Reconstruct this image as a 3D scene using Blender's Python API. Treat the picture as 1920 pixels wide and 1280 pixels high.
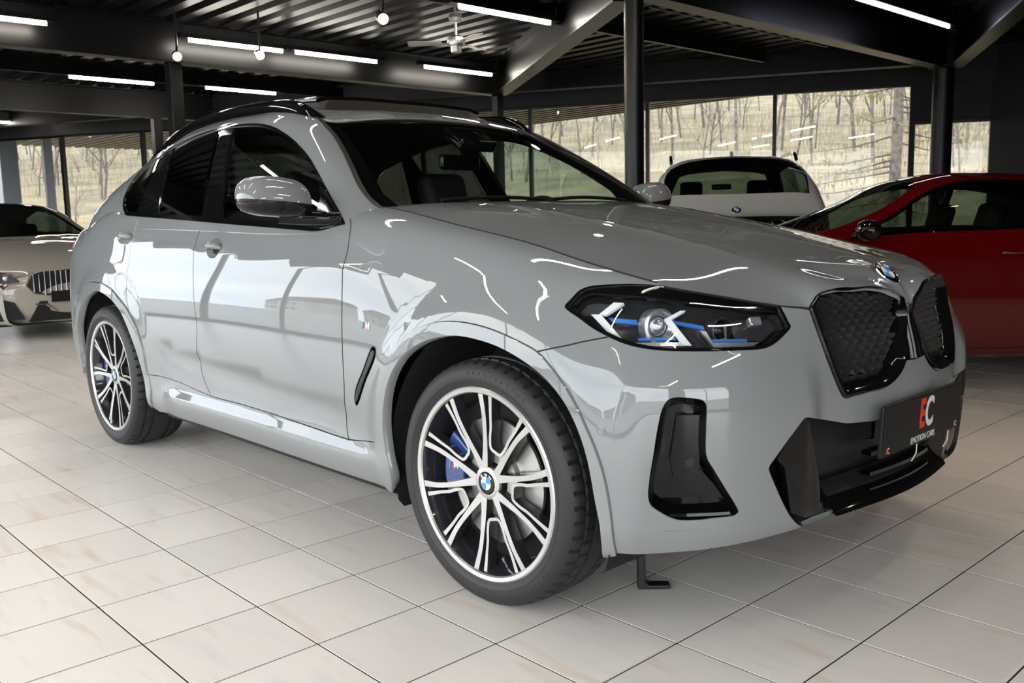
import bpy, bmesh, math, random
from mathutils import Vector, Matrix
from mathutils.geometry import delaunay_2d_cdt
random.seed(7)
SC = bpy.context.scene
COL = SC.collection
for o in list(bpy.data.objects): bpy.data.objects.remove(o)

# ---------------------------------------------------------------- camera
cam = bpy.data.cameras.new('camera'); CAM = bpy.data.objects.new('camera', cam); COL.objects.link(CAM)
cam.lens = 32.16; cam.sensor_width = 36; cam.clip_start = .05; cam.clip_end = 800
def cam_axes(yaw, pitch, roll):
    F = Vector((math.cos(yaw)*math.cos(pitch), math.sin(yaw)*math.cos(pitch), math.sin(pitch)))
    Rr = Vector((math.sin(yaw), -math.cos(yaw), 0)); U = Rr.cross(F)
    R2 = Rr*math.cos(roll)+U*math.sin(roll); U2 = U*math.cos(roll)-Rr*math.sin(roll)
    return R2, U2, F
_r, _u, _f = cam_axes(2.3889, -.1344, -.0220)
CAM.matrix_world = Matrix(((_r.x, _u.x, -_f.x, 1.9352), (_r.y, _u.y, -_f.y, -2.6004), (_r.z, _u.z, -_f.z, 1.1226), (0, 0, 0, 1)))
SC.camera = CAM
cam.dof.use_dof = True; cam.dof.focus_distance = 3.4; cam.dof.aperture_fstop = 9.0

# ---------------------------------------------------------------- world: bright broken overcast
W = bpy.data.worlds.new('sky'); SC.world = W; W.use_nodes = True
nt = W.node_tree; nt.nodes.clear()
def wn(t, **k):
    n = nt.nodes.new(t)
    for a, b in k.items(): setattr(n, a, b)
    return n
tc = wn('ShaderNodeTexCoord'); mp = wn('ShaderNodeMapping'); nz = wn('ShaderNodeTexNoise'); cr = wn('ShaderNodeValToRGB')
bg = wn('ShaderNodeBackground'); ow = wn('ShaderNodeOutputWorld')
mp.inputs['Scale'].default_value = (1, 1, 2.6)
nz.inputs['Scale'].default_value = 2.6; nz.inputs['Detail'].default_value = 6; nz.inputs['Roughness'].default_value = .55
cr.color_ramp.elements[0].position = .36; cr.color_ramp.elements[0].color = (.60, .68, .80, 1)
cr.color_ramp.elements[1].position = .62; cr.color_ramp.elements[1].color = (1.0, .985, .955, 1)
L = nt.links.new
L(tc.outputs['Generated'], mp.inputs[0]); L(mp.outputs[0], nz.inputs['Vector']); L(nz.outputs['Fac'], cr.inputs[0])
L(cr.outputs[0], bg.inputs[0]); L(bg.outputs[0], ow.inputs[0]); bg.inputs[1].default_value = 6.4

sun = bpy.data.lights.new('sun', 'SUN'); SUN = bpy.data.objects.new('sun', sun); COL.objects.link(SUN)
sun.energy = 1.2; sun.angle = .30; sun.color = (1, .93, .82)
SUN.rotation_euler = Vector((-.35, -.80, .62)).to_track_quat('Z', 'Y').to_euler()   # high behind the photographer's shoulder, outdoors only

vs = SC.view_settings; vs.view_transform = 'Standard'; vs.look = 'None'; vs.gamma = 1; vs.use_curve_mapping = False
vs.exposure = 0.13
# ---------------------------------------------------------------- helpers
def mat(name, col=(.5, .5, .5), rough=.5, metal=0., coat=0., spec=.5, emit=None, es=0., trans=0., alpha=1., coat_rough=.02, ior=1.45):
    m = bpy.data.materials.new(name); m.use_nodes = True; b = m.node_tree.nodes['Principled BSDF']
    b.inputs['Base Color'].default_value = (*col, 1); b.inputs['Roughness'].default_value = rough; b.inputs['Metallic'].default_value = metal
    b.inputs['Coat Weight'].default_value = coat; b.inputs['Coat IOR'].default_value = 1.6; b.inputs['Coat Roughness'].default_value = coat_rough; b.inputs['Specular IOR Level'].default_value = spec
    b.inputs['Transmission Weight'].default_value = trans; b.inputs['Alpha'].default_value = alpha; b.inputs['IOR'].default_value = ior
    if emit: b.inputs['Emission Color'].default_value = (*emit, 1); b.inputs['Emission Strength'].default_value = es
    return m
def noise_col(m, c1, c2, scale=8., detail=4., lo=.35, hi=.65, coord='Object', stretch=None, bump=0., bscale=None):
    """mottle the base colour between two tones; optional fine relief"""
    nt = m.node_tree; b = nt.nodes['Principled BSDF']
    t = nt.nodes.new('ShaderNodeTexCoord'); mp = nt.nodes.new('ShaderNodeMapping'); n = nt.nodes.new('ShaderNodeTexNoise'); r = nt.nodes.new('ShaderNodeValToRGB')
    if stretch: mp.inputs['Scale'].default_value = stretch
    n.inputs['Scale'].default_value = scale; n.inputs['Detail'].default_value = detail
    r.color_ramp.elements[0].position = lo; r.color_ramp.elements[0].color = (*c1, 1)
    r.color_ramp.elements[1].position = hi; r.color_ramp.elements[1].color = (*c2, 1)
    nt.links.new(t.outputs[coord], mp.inputs[0]); nt.links.new(mp.outputs[0], n.inputs['Vector']); nt.links.new(n.outputs['Fac'], r.inputs[0]); nt.links.new(r.outputs[0], b.inputs['Base Color'])
    if bump:
        n2 = nt.nodes.new('ShaderNodeTexNoise'); n2.inputs['Scale'].default_value = bscale or scale*6; bp = nt.nodes.new('ShaderNodeBump')
        bp.inputs['Strength'].default_value = bump; bp.inputs['Distance'].default_value = .01
        nt.links.new(mp.outputs[0], n2.inputs['Vector']); nt.links.new(n2.outputs['Fac'], bp.inputs['Height']); nt.links.new(bp.outputs[0], b.inputs['Normal'])
    return m
def glass(name, tint, refl=1., rough=0., f0=.05):
    """thin sheet: tinted see-through plus a mirror reflection that grows towards grazing view"""
    m = bpy.data.materials.new(name); m.use_nodes = True; nt = m.node_tree; nt.nodes.clear()
    o = nt.nodes.new('ShaderNodeOutputMaterial'); mx = nt.nodes.new('ShaderNodeMixShader'); t = nt.nodes.new('ShaderNodeBsdfTransparent'); g = nt.nodes.new('ShaderNodeBsdfGlossy')
    ge = nt.nodes.new('ShaderNodeNewGeometry'); dt = nt.nodes.new('ShaderNodeVectorMath'); dt.operation = 'DOT_PRODUCT'
    def mth(op, a=None, b=None):
        n = nt.nodes.new('ShaderNodeMath'); n.operation = op
        for i, q in enumerate((a, b)):
            if q is None: continue
            if isinstance(q, (int, float)): n.inputs[i].default_value = q
            else: nt.links.new(q, n.inputs[i])
        return n.outputs[0]
    nt.links.new(ge.outputs['Normal'], dt.inputs[0]); nt.links.new(ge.outputs['Incoming'], dt.inputs[1])
    sch = mth('POWER', mth('SUBTRACT', 1., mth('ABSOLUTE', dt.outputs['Value'])), 5.)
    fac = mth('MINIMUM', mth('MULTIPLY', mth('ADD', mth('MULTIPLY', sch, 1-f0), f0), refl), 1.)
    t.inputs[0].default_value = (*tint, 1); g.inputs['Roughness'].default_value = rough; g.inputs['Color'].default_value = (1, 1, 1, 1)
    nt.links.new(fac, mx.inputs[0]); nt.links.new(t.outputs[0], mx.inputs[1]); nt.links.new(g.outputs[0], mx.inputs[2]); nt.links.new(mx.outputs[0], o.inputs[0])
    return m
def mesh_obj(name, V, F, m, parent=None, smooth=False, normals=None):
    me = bpy.data.meshes.new(name); me.from_pydata([tuple(map(float, v)) for v in V], [], [tuple(int(i) for i in f) for f in F])
    if smooth: me.polygons.foreach_set('use_smooth', [True]*len(me.polygons))
    me.update()
    if normals is not None: me.normals_split_custom_set_from_vertices([tuple(map(float, n)) for n in normals])
    if m is not None:
        for k in (m if isinstance(m, (list, tuple)) else [m]): me.materials.append(k)
    o = bpy.data.objects.new(name, me); COL.objects.link(o)
    if parent is not None: o.parent = parent
    return o
def empty(name, loc=(0, 0, 0), parent=None, rz=0.):
    o = bpy.data.objects.new(name, None); COL.objects.link(o); o.location = loc; o.rotation_euler = (0, 0, rz); o.empty_display_size = .1
    if parent is not None: o.parent = parent
    return o
def tag(o, label=None, cat=None, group=None, kind=None):
    if label: o['label'] = label
    if cat: o['category'] = cat
    if group: o['group'] = group
    if kind: o['kind'] = kind
    return o
class MB:
    """collects boxes, prisms, tubes and lathes into one mesh"""
    def __init__(s): s.V = []; s.F = []
    def add(s, V, F):
        k = len(s.V); s.V += [tuple(v) for v in V]; s.F += [tuple(i+k for i in f) for f in F]; return s
    def box(s, x0, x1, y0, y1, z0, z1, M=None):
        V = [(x, y, z) for z in (z0, z1) for y in (y0, y1) for x in (x0, x1)]
        if M is not None: V = [tuple(M @ Vector(v)) for v in V]
        return s.add(V, [(0, 2, 3, 1), (4, 5, 7, 6), (0, 1, 5, 4), (2, 6, 7, 3), (0, 4, 6, 2), (1, 3, 7, 5)])
    def bar(s, a, b, w, h, up=(0, 0, 1)):
        """rectangular bar a->b; w across, h along up"""
        a, b, up = Vector(a), Vector(b), Vector(up); d = (b-a).normalized(); x = d.cross(up).normalized(); y = x.cross(d).normalized()
        V = [p+x*i*w/2+y*j*h/2 for p in (a, b) for i, j in ((-1, -1), (1, -1), (1, 1), (-1, 1))]
        return s.add(V, [(0, 3, 2, 1), (4, 5, 6, 7), (0, 1, 5, 4), (1, 2, 6, 5), (2, 3, 7, 6), (3, 0, 4, 7)])
    def tube(s, pts, r, n=10, caps=True):
        P = [Vector(p) for p in pts]; rr = r if isinstance(r, (list, tuple)) else [r]*len(P)
        k = len(s.V); up = Vector((0, 0, 1)); X = None
        for i, p in enumerate(P):
            d = (P[min(i+1, len(P)-1)]-P[max(i-1, 0)]).normalized()
            if X is None: X = d.cross(up) if abs(d.dot(up)) < .95 else d.cross(Vector((1, 0, 0)))
            X = (X-d*X.dot(d)).normalized(); Y = d.cross(X)
            for j in range(n):
                t = 2*math.pi*j/n; s.V.append(tuple(p+(X*math.cos(t)+Y*math.sin(t))*rr[i]))
        for i in range(len(P)-1):
            for j in range(n):
                a = k+i*n+j; b = k+i*n+(j+1) % n; s.F.append((a, b, b+n, a+n))
        if caps:
            s.F.append(tuple(k+j for j in reversed(range(n)))); s.F.append(tuple(k+(len(P)-1)*n+j for j in range(n)))
        return s
    def lathe(s, prof, M=None, n=48, caps=False):
        """profile (r, h) about the local z axis"""
        k = len(s.V); M = M or Matrix()
        for r, h in prof:
            for j in range(n):
                t = 2*math.pi*j/n; s.V.append(tuple(M @ Vector((r*math.cos(t), r*math.sin(t), h))))
        for i in range(len(prof)-1):
            for j in range(n):
                a = k+i*n+j; b = k+i*n+(j+1) % n; s.F.append((a, b, b+n, a+n))
        if caps:
            s.F.append(tuple(k+j for j in reversed(range(n)))); s.F.append(tuple(k+(len(prof)-1)*n+j for j in range(n)))
        return s
    def prism(s, poly, h0, h1, M=None):
        """2D polygon extruded from h0 to h1 along local z"""
        n = len(poly); M = M or Matrix()
        V = [tuple(M @ Vector((x, y, h))) for h in (h0, h1) for x, y in poly]
        return s.add(V, [tuple(reversed(range(n))), tuple(range(n, 2*n))]+[(i, (i+1) % n, n+(i+1) % n, n+i) for i in range(n)])
    def build(s, name, m, parent=None, smooth=False, bevel=0., seg=2, angle=35):
        o = mesh_obj(name, s.V, s.F, m, parent, smooth)
        if smooth: auto_smooth(o, angle)
        if bevel:
            b = o.modifiers.new('bevel', 'BEVEL'); b.width = bevel; b.segments = seg; b.limit_method = 'ANGLE'; b.angle_limit = math.radians(40)
        return o
def auto_smooth(o, angle=35):
    me = o.data; bm = bmesh.new(); bm.from_mesh(me); a = math.radians(angle)
    bmesh.ops.recalc_face_normals(bm, faces=bm.faces)
    for e in bm.edges: e.smooth = len(e.link_faces) == 2 and e.calc_face_angle(0) < a
    for f in bm.faces: f.smooth = True
    bm.to_mesh(me); bm.free()
def copy_tree(o, parent=None):
    c = o.copy(); COL.objects.link(c); c.parent = parent
    for ch in list(o.children): copy_tree(ch, c)
    return c

# ---- 2D outlines
def poly_line(P, step, closed=False):
    P = [np.array(p, float) for p in P]; Q = P+[P[0]] if closed else P
    out = [seg(a, b, step)[:-1] for a, b in zip(Q[:-1], Q[1:])]; r = np.concatenate(out); return r if closed else np.concatenate([r, [Q[-1]]])
def smooth_line(P, step, closed=False):
    """Catmull-Rom through P, resampled at about the given spacing"""
    P = np.asarray(P, float); n = len(P)
    if closed: Q = np.concatenate([P[-1:], P, P[:2]])
    else: Q = np.concatenate([2*P[:1]-P[1:2], P, 2*P[-1:]-P[-2:-1]])
    out = []
    for i in range(n if closed else n-1):
        p0, p1, p2, p3 = Q[i:i+4]; k = max(1, int(np.linalg.norm(p2-p1)/step+.5))
        d = [max(np.linalg.norm(b-a), 1e-9)**.5 for a, b in ((p0, p1), (p1, p2), (p2, p3))]
        m1 = (p1-p0)/d[0]-(p2-p0)/(d[0]+d[1])+(p2-p1)/d[1]; m2 = (p2-p1)/d[1]-(p3-p1)/(d[1]+d[2])+(p3-p2)/d[2]
        m1 = m1*d[1]; m2 = m2*d[1]
        for j in range(k):
            t = j/k; out.append((2*t**3-3*t*t+1)*p1+(t**3-2*t*t+t)*m1+(-2*t**3+3*t*t)*p2+(t**3-t*t)*m2)
    if not closed: out.append(P[-1])
    return np.array(out)
def area2(P): x, y = P[:, 0], P[:, 1]; return .5*np.sum(x*np.roll(y, -1)-y*np.roll(x, -1))
def inside(P, q):
    x, y = q[:, 0], q[:, 1]; c = np.zeros(len(q), bool); n = len(P)
    for i in range(n):
        (x1, y1), (x2, y2) = P[i], P[(i+1) % n]
        if y1 == y2: continue
        k = ((y1 > y) != (y2 > y)); c ^= k & (x < (x2-x1)*(y-y1)/(y2-y1)+x1)
    return c
def inset(P, g):
    """move a closed outline inwards by g"""
    P = np.asarray(P, float)
    if area2(P) < 0: P = P[::-1]
    a = np.roll(P, 1, 0); b = np.roll(P, -1, 0)
    e1 = P-a; e2 = b-P
    n1 = np.stack([-e1[:, 1], e1[:, 0]], 1); n2 = np.stack([-e2[:, 1], e2[:, 0]], 1)
    n1 /= np.maximum(np.linalg.norm(n1, axis=1, keepdims=True), 1e-9); n2 /= np.maximum(np.linalg.norm(n2, axis=1, keepdims=True), 1e-9)
    m = n1+n2; m /= np.maximum(np.linalg.norm(m, axis=1, keepdims=True), 1e-9)
    c = np.clip((m*n1).sum(1), .5, 1); return P+m*(g/c)[:, None]
def dist_to(P, q):
    d = np.full(len(q), 9e9); n = len(P)
    for i in range(n):
        a, b = P[i], P[(i+1) % n]; ab = b-a; t = np.clip(((q-a)@ab)/max(ab@ab, 1e-12), 0, 1)
        d = np.minimum(d, np.linalg.norm(q-(a+t[:, None]*ab), axis=1))
    return d
class Surf:
    """a master surface seen through flat metric coordinates"""
    def __init__(s, pt, nrm, sc): s.f, s.g, s.sc = pt, nrm, np.array(sc, float)
    def pt(s, q): q = np.asarray(q)/s.sc; return s.f(q[:, 0], q[:, 1])
    def nrm(s, q): q = np.asarray(q)/s.sc; return s.g(q[:, 0], q[:, 1])
def dedupe(P):
    P = np.asarray(P, float); k = np.linalg.norm(P-np.roll(P, 1, 0), axis=1) > 1e-5; return P[k]
def panel_mesh(S, outer, holes=(), step=.03, gap=.002, off=0., lip=.012, lines=()):
    """sheet cut from S by outline(s) in metric coordinates: skin + turned-in lip. Returns V, F, N"""
    outer = dedupe(outer); holes = [dedupe(h) for h in holes]
    if area2(outer) < 0: outer = outer[::-1]
    P = [inset(outer, gap) if gap else outer]
    for h in holes:
        h = h if area2(h) > 0 else h[::-1]
        P.append((inset(h, -gap) if gap else h))
    pts = []; edges = []
    for r in P:
        k = len(pts); pts += list(r); edges += [(k+i, k+(i+1) % len(r)) for i in range(len(r))]
    nb = len(pts)
    lo, hi = P[0].min(0), P[0].max(0)
    gx, gy = np.meshgrid(np.arange(lo[0]+step*.5, hi[0], step), np.arange(lo[1]+step*.4, hi[1], step*.8), indexing='ij')
    gx[:, ::2] += step*.5
    q = np.stack([gx.ravel(), gy.ravel()], 1)
    for l in lines: q = np.concatenate([q, l])
    k = inside(P[0], q)
    for h in P[1:]: k &= ~inside(h, q)
    q = q[k]
    if len(q):
        d = np.full(len(q), 9e9)
        for r in P: d = np.minimum(d, dist_to(r, q))
        q = q[d > step*.33]
    allp = np.array(pts+list(q))
    v2, _, tri, _, _, _ = delaunay_2d_cdt([Vector(p) for p in allp], edges, [], 0, 1e-7)
    v2 = np.array([tuple(v) for v in v2]); tri = np.array([t for t in tri if len(t) == 3])
    c = v2[tri].mean(1); k = inside(P[0], c)
    for h in P[1:]: k &= ~inside(h, c)
    tri = tri[k]
    V = S.pt(v2); N = S.nrm(v2)
    V = V+N*off
    F = [tuple(t) for t in tri]
    # orient to the normals
    a = V[tri]; fn = np.cross(a[:, 1]-a[:, 0], a[:, 2]-a[:, 0]); s = (fn*N[tri[:, 0]]).sum(1)
    F = [t if k >= 0 else (t[0], t[2], t[1]) for t, k in zip(F, s)]
    if lip:
        for r in P:
            b = S.pt(r); n = S.nrm(r); b = b+n*off; k = len(V); m = len(r)
            side = np.cross(n, np.roll(b, -1, 0)-np.roll(b, 1, 0)); side /= np.maximum(np.linalg.norm(side, axis=1, keepdims=True), 1e-9)
            ins = side if r is P[0] else -side
            V = np.concatenate([V, b, b-n*lip]); N = np.concatenate([N, (-ins*.8+n*.6), -ins])
            for i in range(m):
                j = (i+1) % m; f = (k+i, k+m+i, k+m+j, k+j); F.append(f if r is P[0] else f[::-1])
    return V, F, N
def mir(V, N): return V*[1, -1, 1], N*[1, -1, 1]
def panel(name, S, outer, holes=(), m=None, parent=None, both=False, full=False, label=None, **k):
    """build on the right flank; both: a second object mirrored to the left; returns list"""
    V, F, N = panel_mesh(S, outer, holes, **k)
    N = N/np.maximum(np.linalg.norm(N, axis=1, keepdims=True), 1e-9)
    out = [mesh_obj(name, V, F, m, parent, True, N)]
    if both:
        V2, N2 = mir(V, N); out.append(mesh_obj(name, V2, [f[::-1] for f in F], m, parent, True, N2))
    return out
class TPS:
    """thin-plate height field z(x,y), even in y"""
    def __init__(s, P, lam=1e-5):
        P = np.asarray(P, float); Q = np.concatenate([P, P[np.abs(P[:, 1]) > 1e-6]*[1, -1, 1]])
        s.c = Q[:, :2]; n = len(Q); K = s.k(Q[:, :2]); A = np.zeros((n+3, n+3)); A[:n, :n] = K+lam*np.eye(n); B = np.c_[np.ones(n), Q[:, :2]]
        A[:n, n:] = B; A[n:, :n] = B.T; s.w = np.linalg.solve(A, np.r_[Q[:, 2], 0, 0, 0])
    def k(s, q):
        r2 = ((q[:, None]-s.c[None])**2).sum(-1); return .5*r2*np.log(np.maximum(r2, 1e-12))
    def __call__(s, x, y):
        q = np.stack([np.ravel(x), np.ravel(y)], 1); z = s.k(q)@s.w[:-3]+s.w[-3]+q@s.w[-2:]
        return z
def height_surf(z, sc=(1, 1)):
    f = lambda x, y: np.stack([x, y, z(x, y)], 1)
    def g(x, y, e=1e-3):
        dx = (z(x+e, y)-z(x-e, y))/(2*e); dy = (z(x, y+e)-z(x, y-e))/(2*e); n = np.stack([-dx, -dy, np.ones_like(dx)], 1)
        return n/np.linalg.norm(n, axis=1, keepdims=True)
    return Surf(f, g, sc)
# ---------------------------------------------------------------- master surfaces of the big car
# car frame = world frame: front axle at x=0, forward +x, right flank at -y; s = |y|
import numpy as np

class Spl:
    """natural cubic spline through rows of Y at knots t"""
    def __init__(self, t, Y):
        self.t = t = np.asarray(t, float); self.Y = Y = np.asarray(Y, float)
        n = len(t); h = np.diff(t)
        A = np.eye(n); B = np.zeros_like(Y)
        for i in range(1, n-1):
            A[i, i-1] = h[i-1]; A[i, i] = 2*(h[i-1]+h[i]); A[i, i+1] = h[i]
            B[i] = 6*((Y[i+1]-Y[i])/h[i]-(Y[i]-Y[i-1])/h[i-1])
        self.M = np.linalg.solve(A, B.reshape(n, -1)).reshape(Y.shape); self.h = h
    def __call__(self, x):
        x = np.asarray(x, float); i = np.clip(np.searchsorted(self.t, x)-1, 0, len(self.h)-1)
        sh = (-1,)+(1,)*(self.Y.ndim-1)
        h = self.h[i].reshape(sh); a = (self.t[i+1]-x).reshape(sh)/h; b = 1-a
        return a*self.Y[i]+b*self.Y[i+1]+((a**3-a)*self.M[i]+(b**3-b)*self.M[i+1])*h*h/6

def bsp(P, v):
    """uniform cubic B-spline over axis 1 of P (N,nv,3) at v (N,), ends interpolated"""
    n = P.shape[1]
    Q = np.concatenate([2*P[:, :1]-P[:, 1:2], P, 2*P[:, -1:]-P[:, -2:-1]], 1)
    i = np.clip(np.floor(v).astype(int), 0, n-2); f = v-i
    w = [(1-f)**3/6, (3*f**3-6*f*f+4)/6, (-3*f**3+3*f*f+3*f+1)/6, f**3/6]
    r = np.arange(len(v))
    return sum(w[k][:, None]*Q[r, i+k] for k in range(4))

class Net:
    """tensor surface; stations run from tail to nose centre, rows from bottom to top"""
    def __init__(self, st, mirror_front=True, mirror_rear=False):
        P = np.array(st, float); n = len(P)
        mid = P[:, P.shape[1]//2, :2] if not hasattr(self, 'ref') else None
        kn = np.r_[0, np.cumsum(np.maximum(np.linalg.norm(np.diff(mid, axis=0), axis=1), .05))]
        self.kn = kn
        if mirror_front:
            M = P[:-1][::-1][:3].copy(); M[..., 1] *= -1
            P = np.concatenate([P, M]); d = np.diff(kn)[::-1][:3]; kn = np.r_[kn, kn[-1]+np.cumsum(d)]
        if mirror_rear:
            M = P[1:4][::-1].copy(); M[..., 1] *= -1
            d = np.diff(self.kn)[:3]; P = np.concatenate([M, P]); kn = np.r_[-np.cumsum(d)[::-1], kn]
        self.sp = Spl(kn, P); self.nv = P.shape[1]; self.umax = self.kn[-1]
        self.disp = None
    def raw(self, u, v):
        return bsp(self.sp(u), np.clip(v, 0, self.nv-1))
    def rawn(self, u, v, e=2e-3):
        a = self.raw(u+e, v)-self.raw(u-e, v)
        b = self.raw(u, np.minimum(v+e*8, self.nv-1))-self.raw(u, np.maximum(v-e*8, 0))
        n = np.cross(a, b); return n/np.maximum(np.linalg.norm(n, axis=1, keepdims=True), 1e-12)
    def pt(self, u, v):
        u = np.atleast_1d(np.asarray(u, float)); v = np.atleast_1d(np.asarray(v, float))
        p = self.raw(u, v)
        if self.disp is not None:
            p = p+self.rawn(u, v)*self.disp(p)[:, None]
        return p
    def nrm(self, u, v, e=1.2e-3):
        u = np.atleast_1d(np.asarray(u, float)); v = np.atleast_1d(np.asarray(v, float))
        a = self.pt(u+e, v)-self.pt(u-e, v)
        b = self.pt(u, np.minimum(v+e*10, self.nv-1))-self.pt(u, np.maximum(v-e*10, 0))
        n = np.cross(a, b); return n/np.maximum(np.linalg.norm(n, axis=1, keepdims=True), 1e-12)

def ss(a, b, x):
    t = np.clip((x-a)/(b-a), 0, 1); return t*t*(3-2*t)

# ---- lower band: doors, fenders, bumpers.  Rows (s,z) per station
def door(x, top=None, ds=0., zt=1.125):
    r = [(.78, .205), (.85, .215), (.893, .238), (.910, .30), (.904, .385), (.914, .48), (.929, .60), (.927, .73),
         (.913, .86), (.892, .965), (.874, 1.04), (.848, zt), (.80, zt+.045), (.745, zt+.055)]
    return [(x, -(s+ds), z) for s, z in r]
def rows(*q): return [(x, -s, z) for x, s, z in q]
def nose(bx, bs, tx, ts, tz, zb=.285, ins=None):
    """station on the wrapped nose: base plan point, top edge point"""
    n = np.array([bx-tx, bs-ts]); n = n/np.linalg.norm(n) if np.linalg.norm(n) > 1e-6 else np.array([1., 0])
    ins = ins or (.13, .045, .018, .006, .002, .0, .0, .006, .020, .040)
    zz = (zb-.02, zb-.012, zb, .335, .41, .50, .60, .69, .76, .82)
    out = [(bx-n[0]*d, bs-n[1]*d, z) for d, z in zip(ins, zz)]
    x9, s9, z9 = out[-1]
    for f, g in ((.30, .50), (.60, .80), (.85, .95)):
        out.append((x9+(tx-x9)*f, s9+(ts-s9)*f, z9+(tz-z9)*g))
    out.append((tx, ts, tz))
    return rows(*out)
def back(x, s, zt, ins):
    zz = (.26, .27, .30, .38, .47, .57, .66, .76, .86, .94, 1.0, 1.05)
    dd = (.15, .05, .03, .015, .006, .0, .0, .004, .012, .022, .035, .055)
    n = np.array(ins, float)
    r = [(x-n[0]*d, s-n[1]*d, z) for d, z in zip(dd, zz)]
    r += [(x-n[0]*.09, s-n[1]*.09, zt-.02), (x-n[0]*.14, s-n[1]*.14, zt)]
    return rows(*r)
LB_ST = [
    back(-3.90, .0, 1.10, (-1, 0)), back(-3.885, .35, 1.10, (-1, .05)), back(-3.82, .65, 1.10, (-.9, .3)),
    back(-3.66, .84, 1.12, (-.5, .8)), back(-3.40, .915, 1.14, (-.1, 1)),
    door(-3.10, ds=.012, zt=1.150), door(-2.75, ds=.018, zt=1.168), door(-2.35, ds=.008, zt=1.160), door(-1.8, zt=1.143), door(-1.2, zt=1.128),
    rows((-.66, .78, .205), (-.66, .85, .215), (-.66, .893, .238), (-.66, .912, .30), (-.66, .908, .385), (-.66, .917, .48), (-.66, .929, .60), (-.66, .926, .73),
         (-.66, .911, .86), (-.66, .892, .965), (-.66, .877, 1.035), (-.66, .856, 1.11), (-.66, .805, 1.153), (-.66, .742, 1.166)),
    rows((-.30, .78, .205), (-.30, .86, .215), (-.30, .90, .245), (-.30, .918, .32), (-.30, .924, .41), (-.30, .930, .51), (-.30, .935, .62), (-.30, .931, .73),
         (-.30, .919, .83), (-.30, .904, .91), (-.30, .886, .98), (-.30, .856, 1.05), (-.30, .808, 1.093), (-.30, .75, 1.108)),
    rows((.05, .78, .205), (.05, .86, .22), (.05, .905, .255), (.05, .928, .33), (.05, .935, .42), (.05, .940, .52), (.05, .942, .61), (.05, .940, .70),
         (.05, .932, .785), (.05, .916, .86), (.05, .892, .93), (.05, .853, .995), (.05, .803, 1.034), (.05, .752, 1.048)),
    rows((.30, .80, .225), (.31, .88, .24), (.32, .910, .268), (.325, .922, .335), (.33, .926, .42), (.33, .93, .51), (.33, .931, .60), (.325, .927, .69),
         (.32, .917, .765), (.31, .900, .83), (.30, .875, .89), (.29, .838, .945), (.28, .797, .980), (.27, .753, .998)),
    nose(.50, .880, .435, .75, .964, zb=.262), nose(.625, .78, .545, .695, .936, zb=.268), nose(.70, .68, .62, .59, .915, zb=.282), nose(.752, .56, .685, .495, .902, zb=.295),
    nose(.803, .38, .748, .355, .922, zb=.312), nose(.836, .19, .785, .185, .930, zb=.318), nose(.85, .0, .820, .0, .874, zb=.32)]
LB = Net(LB_ST, True, True)

ARCH = [(0.0, .363, .432), (-2.864, .363, .440)]
def lb_disp(p):
    x, s, z = p[:, 0], np.abs(p[:, 1]), p[:, 2]
    d = np.zeros(len(p))
    side = ss(.50, .68, s)
    # shoulder crease along the doors, fading on the front fender and behind the rear handle
    zc = .985-.045*(x+1.2)*.9 + .012*(x+1.2)**2*.5
    fade = ss(-.10, -.62, x)*ss(-3.45, -3.0, x)
    t = z-zc
    d += .011*fade*side*np.where(t > 0, np.exp(-t/.028), np.exp(t/.22))
    # lower door blade: ridge rising to the rear wheel
    zl = .555-.062*(x+1.5)
    t = z-zl
    f2 = ss(-.52, -.95, x)*ss(-2.36, -1.9, x)
    d -= .018*f2*side*np.where(t < 0, np.exp(-(t/.10)**2)*(1-np.exp(t/.03)), 0.)
    # arches swell out of the flank
    for cx, cz, r in ARCH:
        q = np.hypot(x-cx, z-cz)
        d += .016*side*ss(r+.17, r+.05, q)*ss(.18, .33, z)
    # pod around the outer air curtains: crisp upper edge, surface above it leans back
    ze = .672+.03*np.clip((s-.5)/.3, 0, 1)
    f3 = ss(.42, .50, s)*ss(.935, .86, s)*ss(.36, .50, x)
    t = z-ze
    d += .022*f3*np.where(t > 0, np.clip(1-t/.095, 0, 1), ss(-.40, -.05, t)*.6+.4)*ss(.27, .34, z)
    # sill flare under the doors
    t = z-.335; d += .017*side*ss(-.42, -.62, x)*ss(-2.33, -2.1, x)*np.where(t > 0, np.exp(-(t/.035)**2), np.exp(-(t/.07)**2))
    return d
LB.disp = lb_disp

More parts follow.
